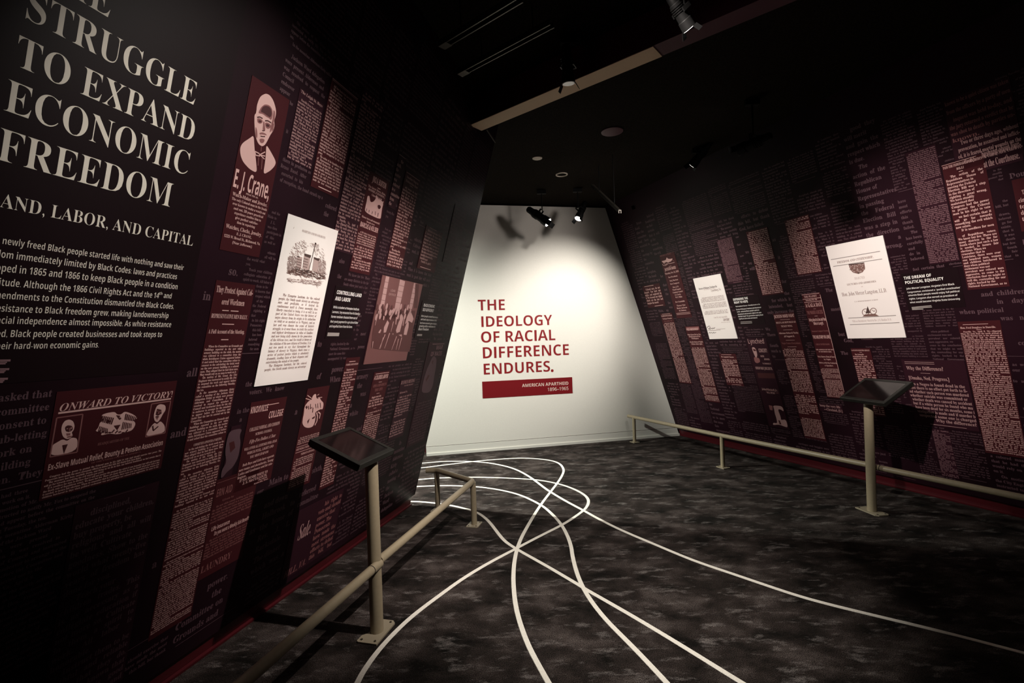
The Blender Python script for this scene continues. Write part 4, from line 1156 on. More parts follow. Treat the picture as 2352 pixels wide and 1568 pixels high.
sheet(WR, 'newspaper_clipping', 'dark clipping headed Lynched with a small pale portrait and a picture at its foot', 'newspaper clipping',
      (1713, 778), (1812, 986), 'mid', group=GR_, tr=(1760, 778), bl=(1768, 980), items=[
    ('pt', 'Lynched', (1700 + 130 / 6.817, 770 + 138 / 6.817), (1700 + 388 / 6.817, 770 + 133 / 6.817), 'sans_mid', 1.55),
    ('px', *LY, 0, [(185, 195), (215, 188), (245, 215), (262, 260), (272, 320), (258, 360), (240, 345), (220, 300), (200, 250)]), ('px', *LY, 1, [(215, 345), (245, 350), (300, 360), (320, 420), (270, 445), (230, 420)]), ('px', *LY, 2, [(200, 215), (240, 225), (255, 250), (215, 250)]),
    ('pt', 'CONCERT!', (1700 + 300 / 6.817, 770 + 272 / 6.817), (1700 + 430 / 6.817, 770 + 270 / 6.817), 'sans_bold', 2.8), ('pt', 'MUSIC', (1700 + 325 / 6.817, 770 + 346 / 6.817), (1700 + 383 / 6.817, 770 + 344 / 6.817), 'sans_bold', 1.9), ('pt', 'ADDRESS', (1700 + 380 / 6.817, 770 + 393 / 6.817), (1700 + 465 / 6.817, 770 + 392 / 6.817), 'sans_bold', 1.8),
    ('pt', 'TO COMMENCE AT', (1700 + 356 / 6.817, 770 + 458 / 6.817), (1700 + 486 / 6.817, 770 + 460 / 6.817), 'sans_bold', 2.0), ('pt', "MONDAY NIGHT, JUNE 22ND '96.", (1700 + 250 / 6.817, 770 + 538 / 6.817), (1700 + 510 / 6.817, 770 + 545 / 6.817), 'sans_bold', 3.2),
    ('px', *LY, 2, [(272, 592), (535, 600), (550, 680), (290, 672)], 'banner'), ('pt', 'JohnMitchell,Jr.', (1700 + 345 / 6.817, 770 + 862 / 6.817), (1700 + 592 / 6.817, 770 + 880 / 6.817), 'serif', 1.3), ('pt', 'WILL SPEAK', (1700 + 425 / 6.817, 770 + 915 / 6.817), (1700 + 548 / 6.817, 770 + 922 / 6.817), 'sans_bold', 1.8),
    ('t', .56, .575, 'Admission 15 cts.', 'serif', .3, .9, 1), ('t', .59, .6, 'Doors open at eight', 'serif', .3, .95, 1),
    ('px', *LY, 0, [(515, 1100), (640, 1110), (672, 1140), (686, 1200), (640, 1165), (590, 1160), (640, 1290), (640, 1330), (720, 1320), (752, 1450), (690, 1430), (610, 1400), (515, 1410), (520, 1370), (585, 1385), (570, 1300), (545, 1230), (535, 1160)]),
    ('px', *LY, 1, [(450, 1095), (510, 1110), (510, 1180), (470, 1170)]), ('px', *LY, 2, [(600, 1330), (625, 1340), (650, 1400), (620, 1395)])])
sheet(WR, 'newspaper_clipping', 'short red clipping below the white signed letter, closed by a thin rule', 'newspaper clipping',
      (1652, 813), (1710, 886), 'red', group=GR_, tr=(1688, 813), bl=(1670, 886), items=[('r', .03, .15, .75, .008), ('t', .075, .12, "Mr. Langston's Success", 'serif', .1, .85), ('b', .17, .92, 14, 'election', .03, .97, 12), ('r', .97, .3, .85, .008)])
sheet(WR, 'newspaper_clipping', 'red clipping with a lit boxed heading, left below the white signed letter', 'newspaper clipping',
      (1574, 750), (1652, 925), 'red', group=GR_, tr=(1608, 749), bl=(1620, 922), items=[
    ('px', 1500, 720, 7.468, 1, [(568, 240), (785, 228), (793, 278), (580, 290)], 'heading_box'), ('t', .028, .055, 'PASS AMENDMENT', 'sans_bold', .06, .9), ('t', .10, .118, 'White Citizens Who Say They', 'serif', .04, .97), ('t', .125, .143, 'Disfranchised the', 'serif', .1, .9), ('t', .15, .168, 'Workingmen', 'serif', .25, .75),
    ('t', .195, .213, 'Ask only in fairness of Virginia', 'serif', .04, .97), ('t', .222, .24, 'Citizens their rights', 'serif', .12, .9), ('b', .275, .985, 38, 'election', .03, .97, 130)])
sheet(WR, 'newspaper_clipping', 'tall red clipping column closest to the white end wall', 'newspaper clipping',
      (1517, 720), (1589, 880), 'red', group=GR_, tr=(1543, 720), bl=(1561, 882), items=[('r', .01, .15, .85, .004), ('t', .025, .045, 'WASHINGTON IS DEAD', 'serif', .05, .95), ('t', .065, .082, 'Tuskegee Founder', 'serif', .1, .9), ('t', .1, .115, 'November 14', 'serif', .15, .85, 1), ('b', .13, .985, 42, 'danville', .03, .97, 33)])
EG = (1440, 560, 7.84)
sheet(WR, 'newspaper_clipping', 'red ballot print topped by a pale spread-winged bird emblem', 'newspaper clipping',
      (1513, 588), (1590, 728), 'red', group=GR_, tr=(1548, 580), bl=(1557, 733), items=[
    ('pt', 'REPUBLICAN TICKET', (1440 + 605 / 7.84, 560 + 240 / 7.84), (1440 + 800 / 7.84, 560 + 190 / 7.84), 'serif', 1.5, 1),
    ('px', *EG, 0, [(622, 318), (680, 305), (708, 290), (712, 260), (725, 252), (740, 272), (775, 278), (830, 265), (800, 320), (765, 330), (745, 345), (710, 330), (680, 352), (655, 345)]),
    ('pl', *EG, 0, [(640, 370), (660, 395), (700, 395), (745, 360), (780, 360), (830, 345), (860, 340)], .006), ('pl', *EG, 0, [(655, 350), (690, 375), (730, 360)], .005), ('pl', *EG, 1, [(820, 300), (855, 320)], .005),
    ('r', .19, .42, .6, .004), ('t', .205, .245, 'JACKSON WARD', 'sans_bold', .1, .85), ('t', .275, .30, 'Thursday, Oct. 24, 1892', 'serif', .04, .97)] + [
    ('t', f, f + .022, t, 'serif', a, b) for f, t, a, b in ((.34, 'For President', .2, .8), (.395, 'Benj. Harrison', .22, .78), (.445, 'For Congress', .2, .8), (.50, 'Hon. J. M.', .3, .7), (.54, 'Ward Council', .24, .78), (.58, 'Common Council', .2, .86), (.62, 'J. C. Farley', .3, .7), (.66, 'W. C. White', .3, .74), (.73, 'For Constable', .2, .82), (.79, 'Thomas Tyler', .22, .8), (.83, 'Henry Jackson', .18, .86), (.87, 'M. Dabney', .28, .76))] + [
    ('r', .92, .05, .95, .005), ('r', .94, .05, .95, .005)])
sheet(WR, 'newspaper_clipping', 'small red clipping of six bold lines with a short rule, near the white end wall', 'newspaper clipping',
      (1478, 659), (1530, 700), 'red', group=GR_, tr=(1512, 650), bl=(1488, 711), items=[('r', .04, .12, .66, .02), ('b', .12, .86, 6, 'Colored men, do not despair. You have our rights, and neglected by it. We demand our rights which are the last and despise the moral cowardice of a coward giving up an earthly thing.', .02, .97), ('r', .95, .4, .88, .02)])
sheet(WR, 'newspaper_clipping', 'brown-lit mauve clipping column directly right of the white signed letter', 'newspaper clipping',
      (1648, 551), (1708, 648), 'dim', group=GR_, tr=(1682, 544), bl=(1670, 655), items=[('b', .01, .95, 36, 'workmen', .03, .97), ('r', .98, .35, .85, .006)])
sheet(WR, 'newspaper_clipping', 'tall rose clipping column above the right to vote caption', 'newspaper clipping',
      (1713, 533), (1801, 672), 'red', group=GR_, tr=(1762, 522), bl=(1752, 682), items=[('b', .01, .985, 36, 'danville', .03, .97, 44)])
sheet(WR, 'newspaper_clipping', 'rose clipping column just left of the white title page', 'newspaper clipping',
      (1801, 506), (1890, 622), 'red', group=GR_, tr=(1856, 495), bl=(1833, 636), items=[('b', .01, .985, 33, 'election', .03, .97, 50)])
sheet(WR, 'newspaper_clipping', 'red clipping column running down behind the right lectern panel', 'newspaper clipping',
      (1954, 800), (2030, 960), 'red', group=GR_, tr=(2005, 801), bl=(1990, 950), items=[('t', .02, .04, 'LANGSTON ELECTED. RESULT', 'serif', .02, .95), ('r', .06, .42, .55, .004), ('b', .075, .98, 30, 'election', .02, .97, 90)])
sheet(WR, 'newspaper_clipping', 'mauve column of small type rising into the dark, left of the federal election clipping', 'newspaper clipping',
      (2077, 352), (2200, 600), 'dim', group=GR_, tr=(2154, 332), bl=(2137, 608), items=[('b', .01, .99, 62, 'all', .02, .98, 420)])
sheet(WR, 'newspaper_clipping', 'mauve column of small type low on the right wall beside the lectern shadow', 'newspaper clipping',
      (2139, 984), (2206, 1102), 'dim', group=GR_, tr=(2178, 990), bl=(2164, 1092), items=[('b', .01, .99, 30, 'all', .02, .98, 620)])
sheet(WR, 'newspaper_clipping', 'two dim lines ending in Cleveland, (O.) beside the right lectern post', 'newspaper clipping',
      (1880, 926), (1938, 950), 'mid', group=GR_, items=[('t', .1, .4, 'keep the very life', 'serif', .04, .92), ('t', .55, .88, '—Cleveland, (O.)', 'serif', .2, .98)])

# ------------------------------------------------------------------ faint printed columns behind everything on both walls


def wallpaper_print(W, parent, u0, u1, v0, v1, seed, name):
    rnd = random.Random(seed)
    rects = SHEETS[id(W)]

    def skip(x0, y0, x1, y1):
        return any(a < x1 and x0 < c and b < y1 and y0 < d for a, b, c, d in rects) or y0 < 0.12
    ink = Ink()
    u = u0
    pos = 0
    while u < u1:
        cw = rnd.choice((0.24, 0.28, 0.34, 0.42))
        v = v1 - rnd.uniform(0, 0.15)
        while v > v0 + 0.05:
            big = rnd.random()
            pitch = 0.022 if big < .38 else 0.029 if big < .68 else 0.042 if big < .9 else 0.062
            n = min(rnd.randint(8, 30), int((v - v0) / pitch))
            if n < 1:
                break
            pos = ink.column(WORDS['all'], u, min(u + cw - 0.03, u1), v, pitch, n, skip=skip, pos=pos, squeeze=0.85, cap=0.55)
            v -= n * pitch
            if rnd.random() < 0.4:
                ink.stroke((u + .02, v - .01), (u + cw - .06, v - .01), .003)
            v -= rnd.choice((0.02, 0.05, 0.12))
        u += cw
    o = ink.build(name, M['faint_ink'], parent, z=0.0)
    o.matrix_world = W.matrix(0, 0, 0.0012)
    return o


wallpaper_print(WL, wall_left, -1.35, uL1 - 0.03, 0.14, 3.45, 21, 'background_print')
wallpaper_print(WR, wall_right, ra2 + 0.06, 3.0, 0.14, 3.30, 22, 'background_print')

# ------------------------------------------------------------------ white end wall lettering
lets = empty('wall_lettering', WB.at(0.9, 1.0, 0), 'dark red capitals THE IDEOLOGY OF RACIAL DIFFERENCE ENDURES on the white wall', 'wall lettering')
lets.matrix_world = WB.matrix(0, 0, 0.001)
for nm, txt, a, b in (('first_line', 'THE', (1097, 714), (1162, 713)), ('second_line', 'IDEOLOGY', (1103, 752), (1269, 747)), ('third_line', 'OF RACIAL', (1103, 789), (1277, 781)),
                      ('fourth_line', 'DIFFERENCE', (1106, 825), (1309, 815)), ('fifth_line', 'ENDURES.', (1108, 862), (1272, 853))):
    k = Ink()
    px_line(WB, k, txt, a, b, 'sans_heavy', 1.0, track=-0.01)
    k.build(nm, M['red_letters'], lets, z=0.0006)
band = sheet(WB, 'title_band', 'dark red band reading AMERICAN APARTHEID 1896–1965 below the red capitals', 'title band', (1107, 878), (1315, 903), 'red', tr=(1314, 866), bl=(1109, 916), thick=0.003)
band.data.materials[0] = M['red_band']
(bu0, bv0, bu1, bv1) = SHEETS[id(WB)][-1]
k = Ink()
px_line(WB, k, 'AMERICAN APARTHEID', (1199, 890), (1306, 884), 'sans_mid', 1.05)
k.build('heading_lettering', M['band_letters'], band, shift=(bu0, bv0), z=0.0036)
k = Ink()
px_line(WB, k, '1896–1965', (1257, 899), (1306, 896), 'sans', 1.05)
k.build('date_lettering', M['band_letters'], band, shift=(bu0, bv0), z=0.0036)

# ------------------------------------------------------------------ lecterns with tilted panels
Z3 = np.array([0, 0, 1.0])


def lectern(base, centre, w, d, slope, W, yaw, label, group):
    U = W.U * math.cos(yaw) + W.n0 * math.sin(yaw)
    Nn = W.n0 * math.cos(yaw) - W.U * math.sin(yaw)
    D = Nn * math.cos(slope) - Z3 * math.sin(slope)
    K = np.cross(U, D)
    K = K if K[2] > 0 else -K
    root = empty('lectern', base, label, 'lectern', group)
    ps = 0.034
    top = np.array(centre) - K * 0.05
    hgt = top[2] - 0.055
    post_top = np.array([base[0], base[1], hgt])
    g = Geo().tube([np.array([base[0], base[1], 0.008]), post_top, post_top + np.array([0, 0, 0.02])], [ps, ps, ps * .9], 32)
    post = g.build('post', M['rail'], root, True)
    g = Geo()
    under = np.array(centre) - K * 0.046
    g.prism([(-0.07, -0.05), (0.07, -0.05), (0.07, 0.05), (-0.07, 0.05)], -0.012, 0.0, under, U, D, K)
    g.tube([post_top - Z3 * .01, post_top + Z3 * 0.012, under - K * 0.004], [ps * .8, ps * .8, ps * .8], 20)
    g.build('panel_bracket', M['black_metal'], root, True)
    # plate on the floor with clipped corners
    a, b = 0.105, 0.058
    pl = [(-a, -b), (a - .02, -b), (a, -b + .02), (a, b - .012), (a - .012, b), (.035, b), (.02, b - .022), (-.03, b - .022), (-.05, b), (-a + .01, b), (-a, b - .01)]
    pl = pl[::-1] if W is WR else pl
    sgn = -1.0
    g = Geo().prism([(x, sgn * y) for x, y in pl], 0.0005, 0.009, base, U, Nn)
    plate = g.build('base_plate', M['plate'], root)
    for x, y in ((-a + .02, -b + .02), (a - .02, -b + .025), (a - .02, b - .02), (-a + .02, b - .02)):
        c = np.array(base) + U * x - Nn * y
        Geo().tube([c + Z3 * .008, c + Z3 * .013], .006, 8).build('bolt', M['bolt'], plate)
    # panel: shallow tray with a raised border and inset dark glass
    rim = 0.028
    hw, hd = w / 2, d / 2
    g = Geo()
    o = np.array(centre)
    out_top = [(-hw, -hd), (hw, -hd), (hw, hd), (-hw, hd)]
    ins = [(-hw + rim, -hd + rim), (hw - rim, -hd + rim), (hw - rim, hd - rim), (-hw + rim, hd - rim)]
    low = [(-hw + .012, -hd + .012), (hw - .012, -hd + .012), (hw - .012, hd - .012), (-hw + .012, hd - .012)]
    P = lambda q, h: o + q[0] * U + q[1] * D + h * K
    vs = [P(q, -.045) for q in low] + [P(q, -.030) for q in out_top] + [P(q, -.003) for q in out_top]
    top_in = [((hw - .004) / hw * q[0], (hd - .004) / hd * q[1]) for q in out_top]
    vs += [P(q, 0.0) for q in top_in] + [P(q, 0.0) for q in ins] + [P(q, -.006) for q in ins]
    fs = [(3, 2, 1, 0)]
    for r in range(5):
        for i in range(4):
            j = (i + 1) % 4
            fs.append((r * 4 + i, r * 4 + j, (r + 1) * 4 + j, (r + 1) * 4 + i))
    fs.append((20, 21, 22, 23))
    g.add(vs, fs)
    fr = g.build('panel_frame', M['frame'], root)
    g = Geo().prism(ins, -.0055, -.002, o, U, D, K)
    g.build('glass', M['screen'], fr)
    return root


LB, RB = on_floor(866, 1453), on_floor(2003, 1176)
lectern(LB, (-0.836, 2.532, 0.996), 0.34, 0.30, 0.417, WL, -0.006, 'lectern with a tilted dark panel on a taupe post beside the left rail', 'tilted panel lecterns')
lectern(RB, (2.941, 3.983, 1.004), 0.432, 0.30, 0.55, WR, 0.242, 'lectern with a tilted dark panel on a taupe post along the right wall', 'tilted panel lecterns')

# ------------------------------------------------------------------ low rails
RZ, RR = 0.36, 0.0235


def rail_post(root, p, z=RZ):
    p = np.array([p[0], p[1], 0.0])
    post = Geo().tube([p + Z3 * .006, p + Z3 * (z - .006)], RR, 24).build('post', M['rail'], root, True)
    return p


def foot(root, p, U, Nn, a=.062, b=.05):
    pl = [(-a, -b), (a - .012, -b), (a, -b + .012), (a, b), (-a + .012, b), (-a, b - .012)]
    plate = Geo().prism(pl, 0.0005, 0.008, p, U, Nn).build('base_plate', M['plate'], root)
    for x, y in ((-a + .018, -b + .016), (a - .018, b - .016), (a - .02, -b + .02), (-a + .02, b - .02)):
        c = p + U * x + Nn * y
        Geo().tube([c + Z3 * .007, c + Z3 * .012], .005, 8).build('bolt', M['bolt'], plate)


def bend(pts, r=0.035, n=6):
    pts = [np.array(p, float) for p in pts]
    out = [pts[0]]
    for i in range(1, len(pts) - 1):
        a, b, c = pts[i - 1], pts[i], pts[i + 1]
        d1, d2 = (a - b) / np.linalg.norm(a - b), (c - b) / np.linalg.norm(c - b)
        s, e = b + d1 * r, b + d2 * r
        out += [(1 - t) ** 2 * s + 2 * t * (1 - t) * b + t * t * e for t in np.linspace(0, 1, n)]
    return out + [pts[-1]]


e0, e1, e2 = on_floor(979, 1081, RZ), on_floor(1003, 1081, RZ), on_floor(1086, 1106, RZ)
lj = on_floor(866, 1292, RZ)
near = on_floor(545, 1570, RZ)
root = empty('guard_rail', (e2[0], e2[1], 0), 'low taupe rail beside the left wall, turning back to the wall at its far end', 'rail', 'low rails along the walls')
Geo().tube(bend([lj + (e2 - lj) / np.linalg.norm(e2 - lj) * .02, e2, e1, e0], .03), RR, 24).build('rail_tube', M['rail'], root, True)
dn = (near - lj) / np.linalg.norm(near - lj)
tip = lj + dn * .005 + WL.n0 * 0.018
Geo().tube([tip, near + dn * 0.9 + WL.n0 * .018], RR, 24).build('rail_tube', M['rail'], root, True)
Geo().tube([tip + dn * .082, tip + dn * .086], RR + .0012, 24).build('joint_ring', M['seam'], root, True)
for px, py in ((1084, 1210), (1003, 1166)):
    p = on_floor(px, py - 4)
    p = rail_post(root, e2 if px > 1050 else e1)
    foot(root, p, WL.U, WL.n0)
rr = [on_floor(1443, 956, RZ), on_floor(1658, 1001, RZ), on_floor(1997, 1069, RZ), on_floor(2352, 1143, RZ)]
d0 = (rr[3] - rr[2]) / np.linalg.norm(rr[3] - rr[2])
root = empty('guard_rail', (rr[1][0], rr[1][1], 0), 'low taupe rail in front of the right wall, running past the lectern', 'rail', 'low rails along the walls')
Geo().tube([rr[0], rr[1], rr[2] - d0 * .02], RR, 24).build('rail_tube', M['rail'], root, True)
tip = rr[2] + d0 * .01 + WR.n0 * .018
Geo().tube([tip, rr[3] + WR.n0 * .01 + d0 * 1.2], RR, 24).build('rail_tube', M['rail'], root, True)
Geo().tube([tip + d0 * .085, tip + d0 * .089], RR + .0012, 24).build('joint_ring', M['seam'], root, True)
for q in (rr[0] + (rr[1] - rr[0]) * .075, rr[1]):
    p = rail_post(root, q)
    foot(root, p, WR.U, WR.n0)

# ------------------------------------------------------------------ cream lines inlaid in the carpet
CURVES = [
    ('cream carpet line starting nearest the left rail and running to the bottom right', [(880, 1152), (944.9, 1152.2), (983, 1154.4), (1029.9, 1160.3), (1068, 1168.8), (1095.8, 1177.3), (1117, 1192.2), (1132, 1209.2), (1144.7, 1226.2), (1159.6, 1243.2), (1174.5, 1253.8), (1188.3, 1262.4), (1206.4, 1273), (1255, 1300), (1332, 1345.4), (1347, 1355), (1450.6, 1414), (1565.4, 1483), (1695.5, 1563.6), (1800, 1627)]),
    ('cream carpet line with a long S-bend, ending near the bottom centre right', [(890, 1121), (954.4, 1118.2), (1010.8, 1116), (1046.9, 1116.3), (1089.4, 1118.2), (1132, 1123), (1174.5, 1131.6), (1206.4, 1142.2), (1242.5, 1160.3), (1261.6, 1175.2), (1278.6, 1192.2), (1290.3, 1207), (1299.9, 1224), (1307.3, 1241), (1312.7, 1260.2), (1314.7, 1276.5), (1324.3, 1314.8), (1339.6, 1351), (1362.6, 1387.5), (1397, 1429.6), (1450.6, 1483), (1527, 1563.6), (1590, 1635)]),
    ('cream carpet line that hooks back at its right tip and sweeps to the bottom left', [(895, 1107), (957.6, 1102.5), (1004.4, 1098.7), (1057.6, 1097), (1121.3, 1097), (1185, 1099.7), (1221.2, 1101.8), (1248.9, 1105), (1280.8, 1111.4), (1308.4, 1119.9), (1333.9, 1131.6), (1348.8, 1143.3), (1352, 1154), (1347.7, 1164.6), (1340.3, 1173), (1323.3, 1185.8), (1291.4, 1206), (1248.9, 1227.3), (1193.6, 1256), (1183, 1262), (1129, 1290), (1067.9, 1326.3), (1014.3, 1364.6), (953, 1410.5), (907.2, 1452.6), (868.9, 1494.7), (838.3, 1536.8), (821, 1568), (795, 1625)]),
    ('cream carpet line sweeping across to the dark right edge of the floor', [(905, 1069), (966, 1065), (1004.4, 1061.5), (1040.5, 1060), (1078.8, 1060.4), (1121.3, 1063.6), (1159.6, 1071), (1189.4, 1080.6), (1221.2, 1098.7), (1248.9, 1119.9), (1268, 1132.7), (1302, 1152.9), (1340.3, 1173), (1376.4, 1193.3), (1430, 1219.8), (1500, 1249.3), (1590.6, 1287.3), (1681, 1318), (1771.7, 1349), (1862, 1378), (2007, 1414), (2152, 1448.6), (2352, 1501), (2480, 1535), (2700, 1590), (3000, 1660)]),
    ('cream carpet line looping nearest the white wall then falling to the bottom centre', [(905, 1081), (965, 1075.7), (1004.4, 1071), (1040.5, 1066.3), (1089.4, 1060.4), (1132, 1056.6), (1174.5, 1053.6), (1206.4, 1053), (1238.2, 1054.7), (1270, 1059.3), (1287, 1066.8), (1293.5, 1076.3), (1294.6, 1083.8), (1289.3, 1096.5), (1278.6, 1112.5), (1263.8, 1131.6), (1243.6, 1158.2), (1225.5, 1185.8), (1210.6, 1211.3), (1197.9, 1234.7), (1190.4, 1253.8), (1186.5, 1265), (1180.8, 1295.7), (1178.9, 1334), (1182.7, 1380), (1190.4, 1418), (1205.7, 1464), (1224.8, 1506), (1259.2, 1568), (1300, 1640)]),
]
for ci, (lab, pts) in enumerate(CURVES):
    fp = [on_floor(*p)[:2] for p in pts]
    dense = []
    for i in range(len(fp) - 1):
        p0, p1, p2, p3 = fp[max(i - 1, 0)], fp[i], fp[i + 1], fp[min(i + 2, len(fp) - 1)]
        for t in np.linspace(0, 1, 8, endpoint=False):
            dense.append(0.5 * (2 * p1 + (p2 - p0) * t + (2 * p0 - 5 * p1 + 4 * p2 - p3) * t * t + (3 * p1 - p0 - 3 * p2 + p3) * t ** 3))
    dense = np.array(dense + [fp[-1]])
    for _ in range(12):
        dense[1:-1] = dense[1:-1] * .5 + (dense[:-2] + dense[2:]) * .25
    tg = np.gradient(dense, axis=0)
    tg /= np.linalg.norm(tg, axis=1)[:, None]
    nn = np.stack([-tg[:, 1], tg[:, 0]], 1) * 0.0138
    z = 0.0016 + ci * 0.0003
    vs, fs = [], []
    for p, n in zip(dense, nn):
        vs += [(p[0] - n[0], p[1] - n[1], 0.0002), (p[0] - n[0] * .92, p[1] - n[1] * .92, z), (p[0] + n[0] * .92, p[1] + n[1] * .92, z), (p[0] + n[0], p[1] + n[1], 0.0002)]
    for i in range(len(dense) - 1):
        for k in range(3):
            fs.append((i * 4 + k, i * 4 + k + 1, i * 4 + k + 5, i * 4 + k + 4))
    o = mesh_obj('carpet_line', vs, fs, M['inlay'])
    tag(o, lab, 'carpet line', 'cream lines inlaid in the carpet')

# ------------------------------------------------------------------ overhead: beam, tracks, spotlights, ceiling plates
BZ = 3.2
n0, n1 = on_floor(1079, 289, BZ), on_floor(1752, 0, BZ)
bd = (n1 - n0) / np.linalg.norm(n1 - n0)
bs = np.array([-bd[1], bd[0], 0])
bs = bs if bs[1] > 0 else -bs
bw = 0.135
LEN = 3.6
g = Geo().box(n0 + bd * LEN / 2 + bs * bw / 2 + Z3 * .11, bd * LEN / 2, bs * bw / 2, Z3 * .105)
beam = struct(g.build('ceiling_beam', M['red_beam']))
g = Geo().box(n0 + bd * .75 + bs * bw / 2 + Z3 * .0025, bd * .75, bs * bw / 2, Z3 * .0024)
struct(g.build('beam_bounce_strip', M['beam_bounce_tan']))  # thin strip under the beam carrying the painted bounce light


def spotlight(pos, aim, label, lit=True, key=None, drop=0.0, size=1.0, doors=2, group='ceiling spotlights'):
    pos, aim = np.array(pos, float), np.array(aim, float)
    d = (aim - pos) / np.linalg.norm(aim - pos)
    side = np.cross(d, Z3)
    side /= np.linalg.norm(side)
    up = np.cross(side, d)
    top = np.array([pos[0] - d[0] * .13 * size, pos[1] - d[1] * .13 * size, CEIL])
    root = empty('track_spotlight', top, label, 'spotlight', group)
    B = lambda t: pos + d * t * size
    r = .042 * size
    g = Geo().tube([B(-.27), B(-.255), B(-.20), B(-.195), B(-.12), B(-.07), B(-.065), B(0.0), B(0.0), B(-.02)],
                   [r * .55, r * .78, r * .82, r * .95, r * .95, r * 1.0, r * 1.12, r * 1.18, r * 1.05, r * 1.02], 28, caps=False)
    body = g.build('lamp_body', M['black_metal'], root, True)
    for t in (-.18, -.165, -.15, -.135):
        Geo().tube([B(t), B(t + .006)], r * 1.08, 28).build('cooling_fin', M['black_metal'], body, True)
    Geo().tube([B(-.004), B(.002)], r * 1.04, 28).build('lens', M['lens'] if lit else M['lens_off'], root, True)
    piv = B(-.13)
    g = Geo()
    for s in (-1, 1):
        g.box(piv + side * s * r * 1.15 + up * .025 * size, side * .003, up * .045 * size, d * .010)
    g.box(piv + up * .068 * size, side * r * 1.18, up * .003, d * .011)
    g.build('yoke', M['black_metal'], root)
    st = piv + up * .07 * size
    g = Geo().tube([st, np.array([st[0], st[1], CEIL - .05])], .007, 12)
    g.build('stem', M['black_metal'], root, True)
    g = Geo().box(np.array([st[0], st[1], CEIL - .03]), (.055, 0, 0), (0, .02, 0), (0, 0, .022))
    g.build('track_adapter', M['black_metal'], root)
    for k in range(doors):
        s = 1 if k == 0 else -1
        c = B(.0) + side * s * r * 1.2
        ax = d * .024 * size + side * s * .012 * size
        Geo().box(c + ax, ax, up * r * .62, np.cross(ax, up) / np.linalg.norm(np.cross(ax, up)) * .0012).build('barn_door', M['black_metal'], root)
    if key:
        p, t, e, a, b, c, rr_ = LIGHTS[key]
        LIGHTS[key] = (tuple(pos + d * .01), t, e, a, b, c, rr_)
        l = add_spot(key)
        l.parent = root
        l.location = Vector(pos + d * .01 - top)
    return root


F1 = at_depth(1583, 66, 2.42)
spotlight(F1, F1 + np.array([.55, .28, -.62]), 'spotlight with a bright lens against the red beam, topmost in view', True, size=.68)
F2 = at_depth(1306, 193, 3.05)
spotlight(F2, F2 + np.array([.05, .12, -.9]), 'black spotlight silhouetted against the tan end of the ceiling beam', False, size=.85)
F3 = at_depth(1259, 512, 6.2)
spotlight(F3, F3 + np.array([.75, -.25, -.62]), 'black spotlight with a bright crescent lens in front of the white wall, angled right', True, 'far_right', size=1.25)
F4 = at_depth(1328, 503, 6.2)
spotlight(F4, F4 + np.array([-.35, -.25, -.75]), 'smaller black spotlight in front of the white wall, angled left, with lit shutters', True, 'far_left')
F5 = at_depth(1697, 345, 4.1)
spotlight(F5, np.array([0.0, 6.75, 2.75]), 'dark spotlight high above the right wall, faintly outlined and turned away', True, 'upper_glow')
F6 = at_depth(1462, 478, 6.6)
spotlight(F6, F6 + np.array([-.8, .45, -.25]), 'dark spotlight near the top right corner of the white wall', False)
F7 = at_depth(1590, 380, 5.07)
spotlight(F7, np.array([0.63, 6.95, 1.59]), 'black spotlight hanging in the dark just above the upper edge of the right wall prints', True, 'back_wall')
for k in ('right_wall_far', 'left_wall', 'title', 'right_wall', 'floor_pool', 'left_rail_fill', 'right_rail_fill', 'gallery_floor', 'side_gallery'):
    add_spot(k)


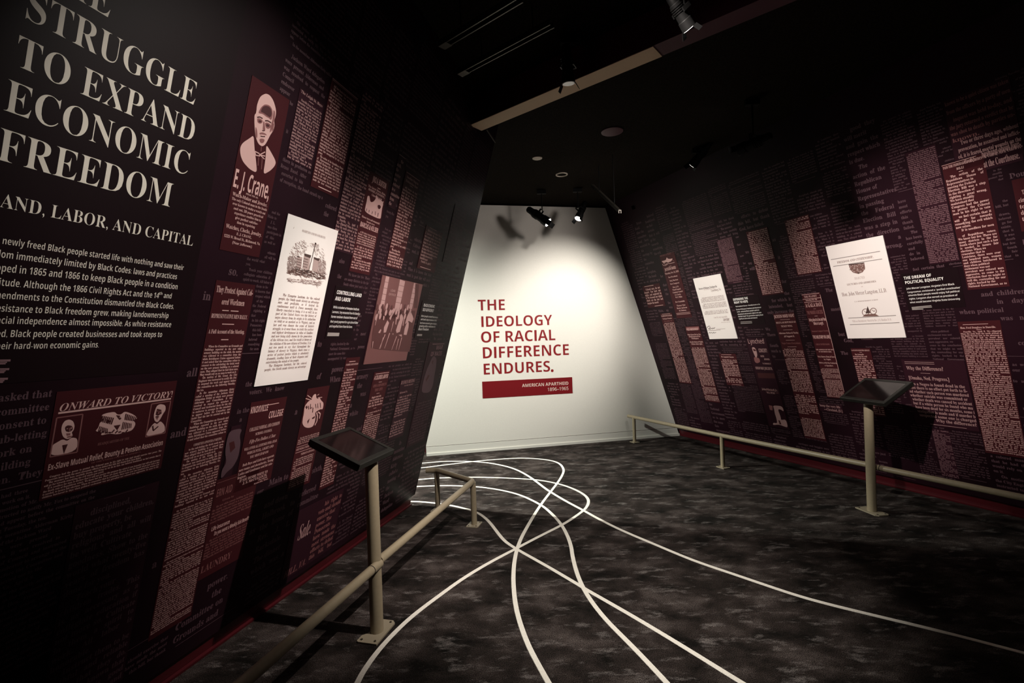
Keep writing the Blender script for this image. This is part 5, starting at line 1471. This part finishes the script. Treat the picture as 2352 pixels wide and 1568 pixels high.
def track(a, b, label, w=.018):
    a, b = np.array(a), np.array(b)
    d = (b - a) / np.linalg.norm(b - a)
    s = np.cross(d, Z3)
    s /= np.linalg.norm(s)
    root = empty('lighting_track', (a + b) / 2, label, 'lighting track', 'ceiling lighting tracks')
    g = Geo()
    for q in (-1, 1):
        g.box((a + b) / 2 + s * w * q, (b - a) / 2, s * .003, Z3 * .016)
    g.box((a + b) / 2 + Z3 * .016, (b - a) / 2, s * (w + .003), Z3 * .003)
    g.build('channel', M['track'], root)
    Geo().box(a - d * .03, d * .035, s * (w + .006), Z3 * .018).build('end_feed', M['track'], root)
    for t in (.2, .8):
        c = a + (b - a) * t
        Geo().tube([c + Z3 * .018, np.array([c[0], c[1], CEIL])], .004, 8).build('hanger', M['black_metal'], root)
    return root


track(at_depth(1072, 160, 3.15), at_depth(1268, 55, 2.72), 'dark lighting track above the tan beam, running up to the right')
track(at_depth(1030, 95, 2.75), at_depth(1195, -5, 2.35), 'faint dark lighting track at the top of the photo, left of the other track')
track(at_depth(1366, 432, 5.55), at_depth(1424, 487, 5.0), 'slotted metal lighting track above the right corner of the white wall', .012)
a, b = at_depth(1118, 298, 3.6), at_depth(1138, 328, 3.75)
tag(Geo().tube([a, b], .006, 10).build('ceiling_rod', M['track'], None, True), 'thin metal rod hanging below the left end of the tan beam', 'rod')


def ceiling_disc(px, py, r, label, m, ring=False):
    p = on_floor(px, py, CEIL - .004)
    root = empty('ceiling_plate', p, label, 'ceiling plate', 'round ceiling plates')
    if ring:
        n = 28
        vs, fs = [], []
        for i in range(n):
            t = 2 * math.pi * i / n
            for rr_, z in ((r, 0.004), (r, -.004), (r * .86, -.006), (r * .82, 0.003)):
                vs.append(p + np.array([rr_ * math.cos(t), rr_ * math.sin(t), z]))
        for i in range(n):
            for k in range(3):
                j = (i + 1) % n
                fs.append((i * 4 + k, j * 4 + k, j * 4 + k + 1, i * 4 + k + 1))
        Geo().add(vs, fs).build('trim_ring', M[m], root, True)
    else:
        Geo().tube([p + Z3 * .004, p - Z3 * .004, p - Z3 * .006], [r, r, r * .93], 28).build('cover', M[m], root, True)
    return root


ceiling_disc(1234, 364, .052, 'pale round cover plate on the dark ceiling above the white wall', 'ceiling_white')
ceiling_disc(1290, 402, .07, 'thin pale ring on the dark ceiling, nearest the white wall', 'ceiling_white', True)
ceiling_disc(1406, 303, .10, 'dull brown round disc on the dark ceiling, right of the beam end', 'red_beam')
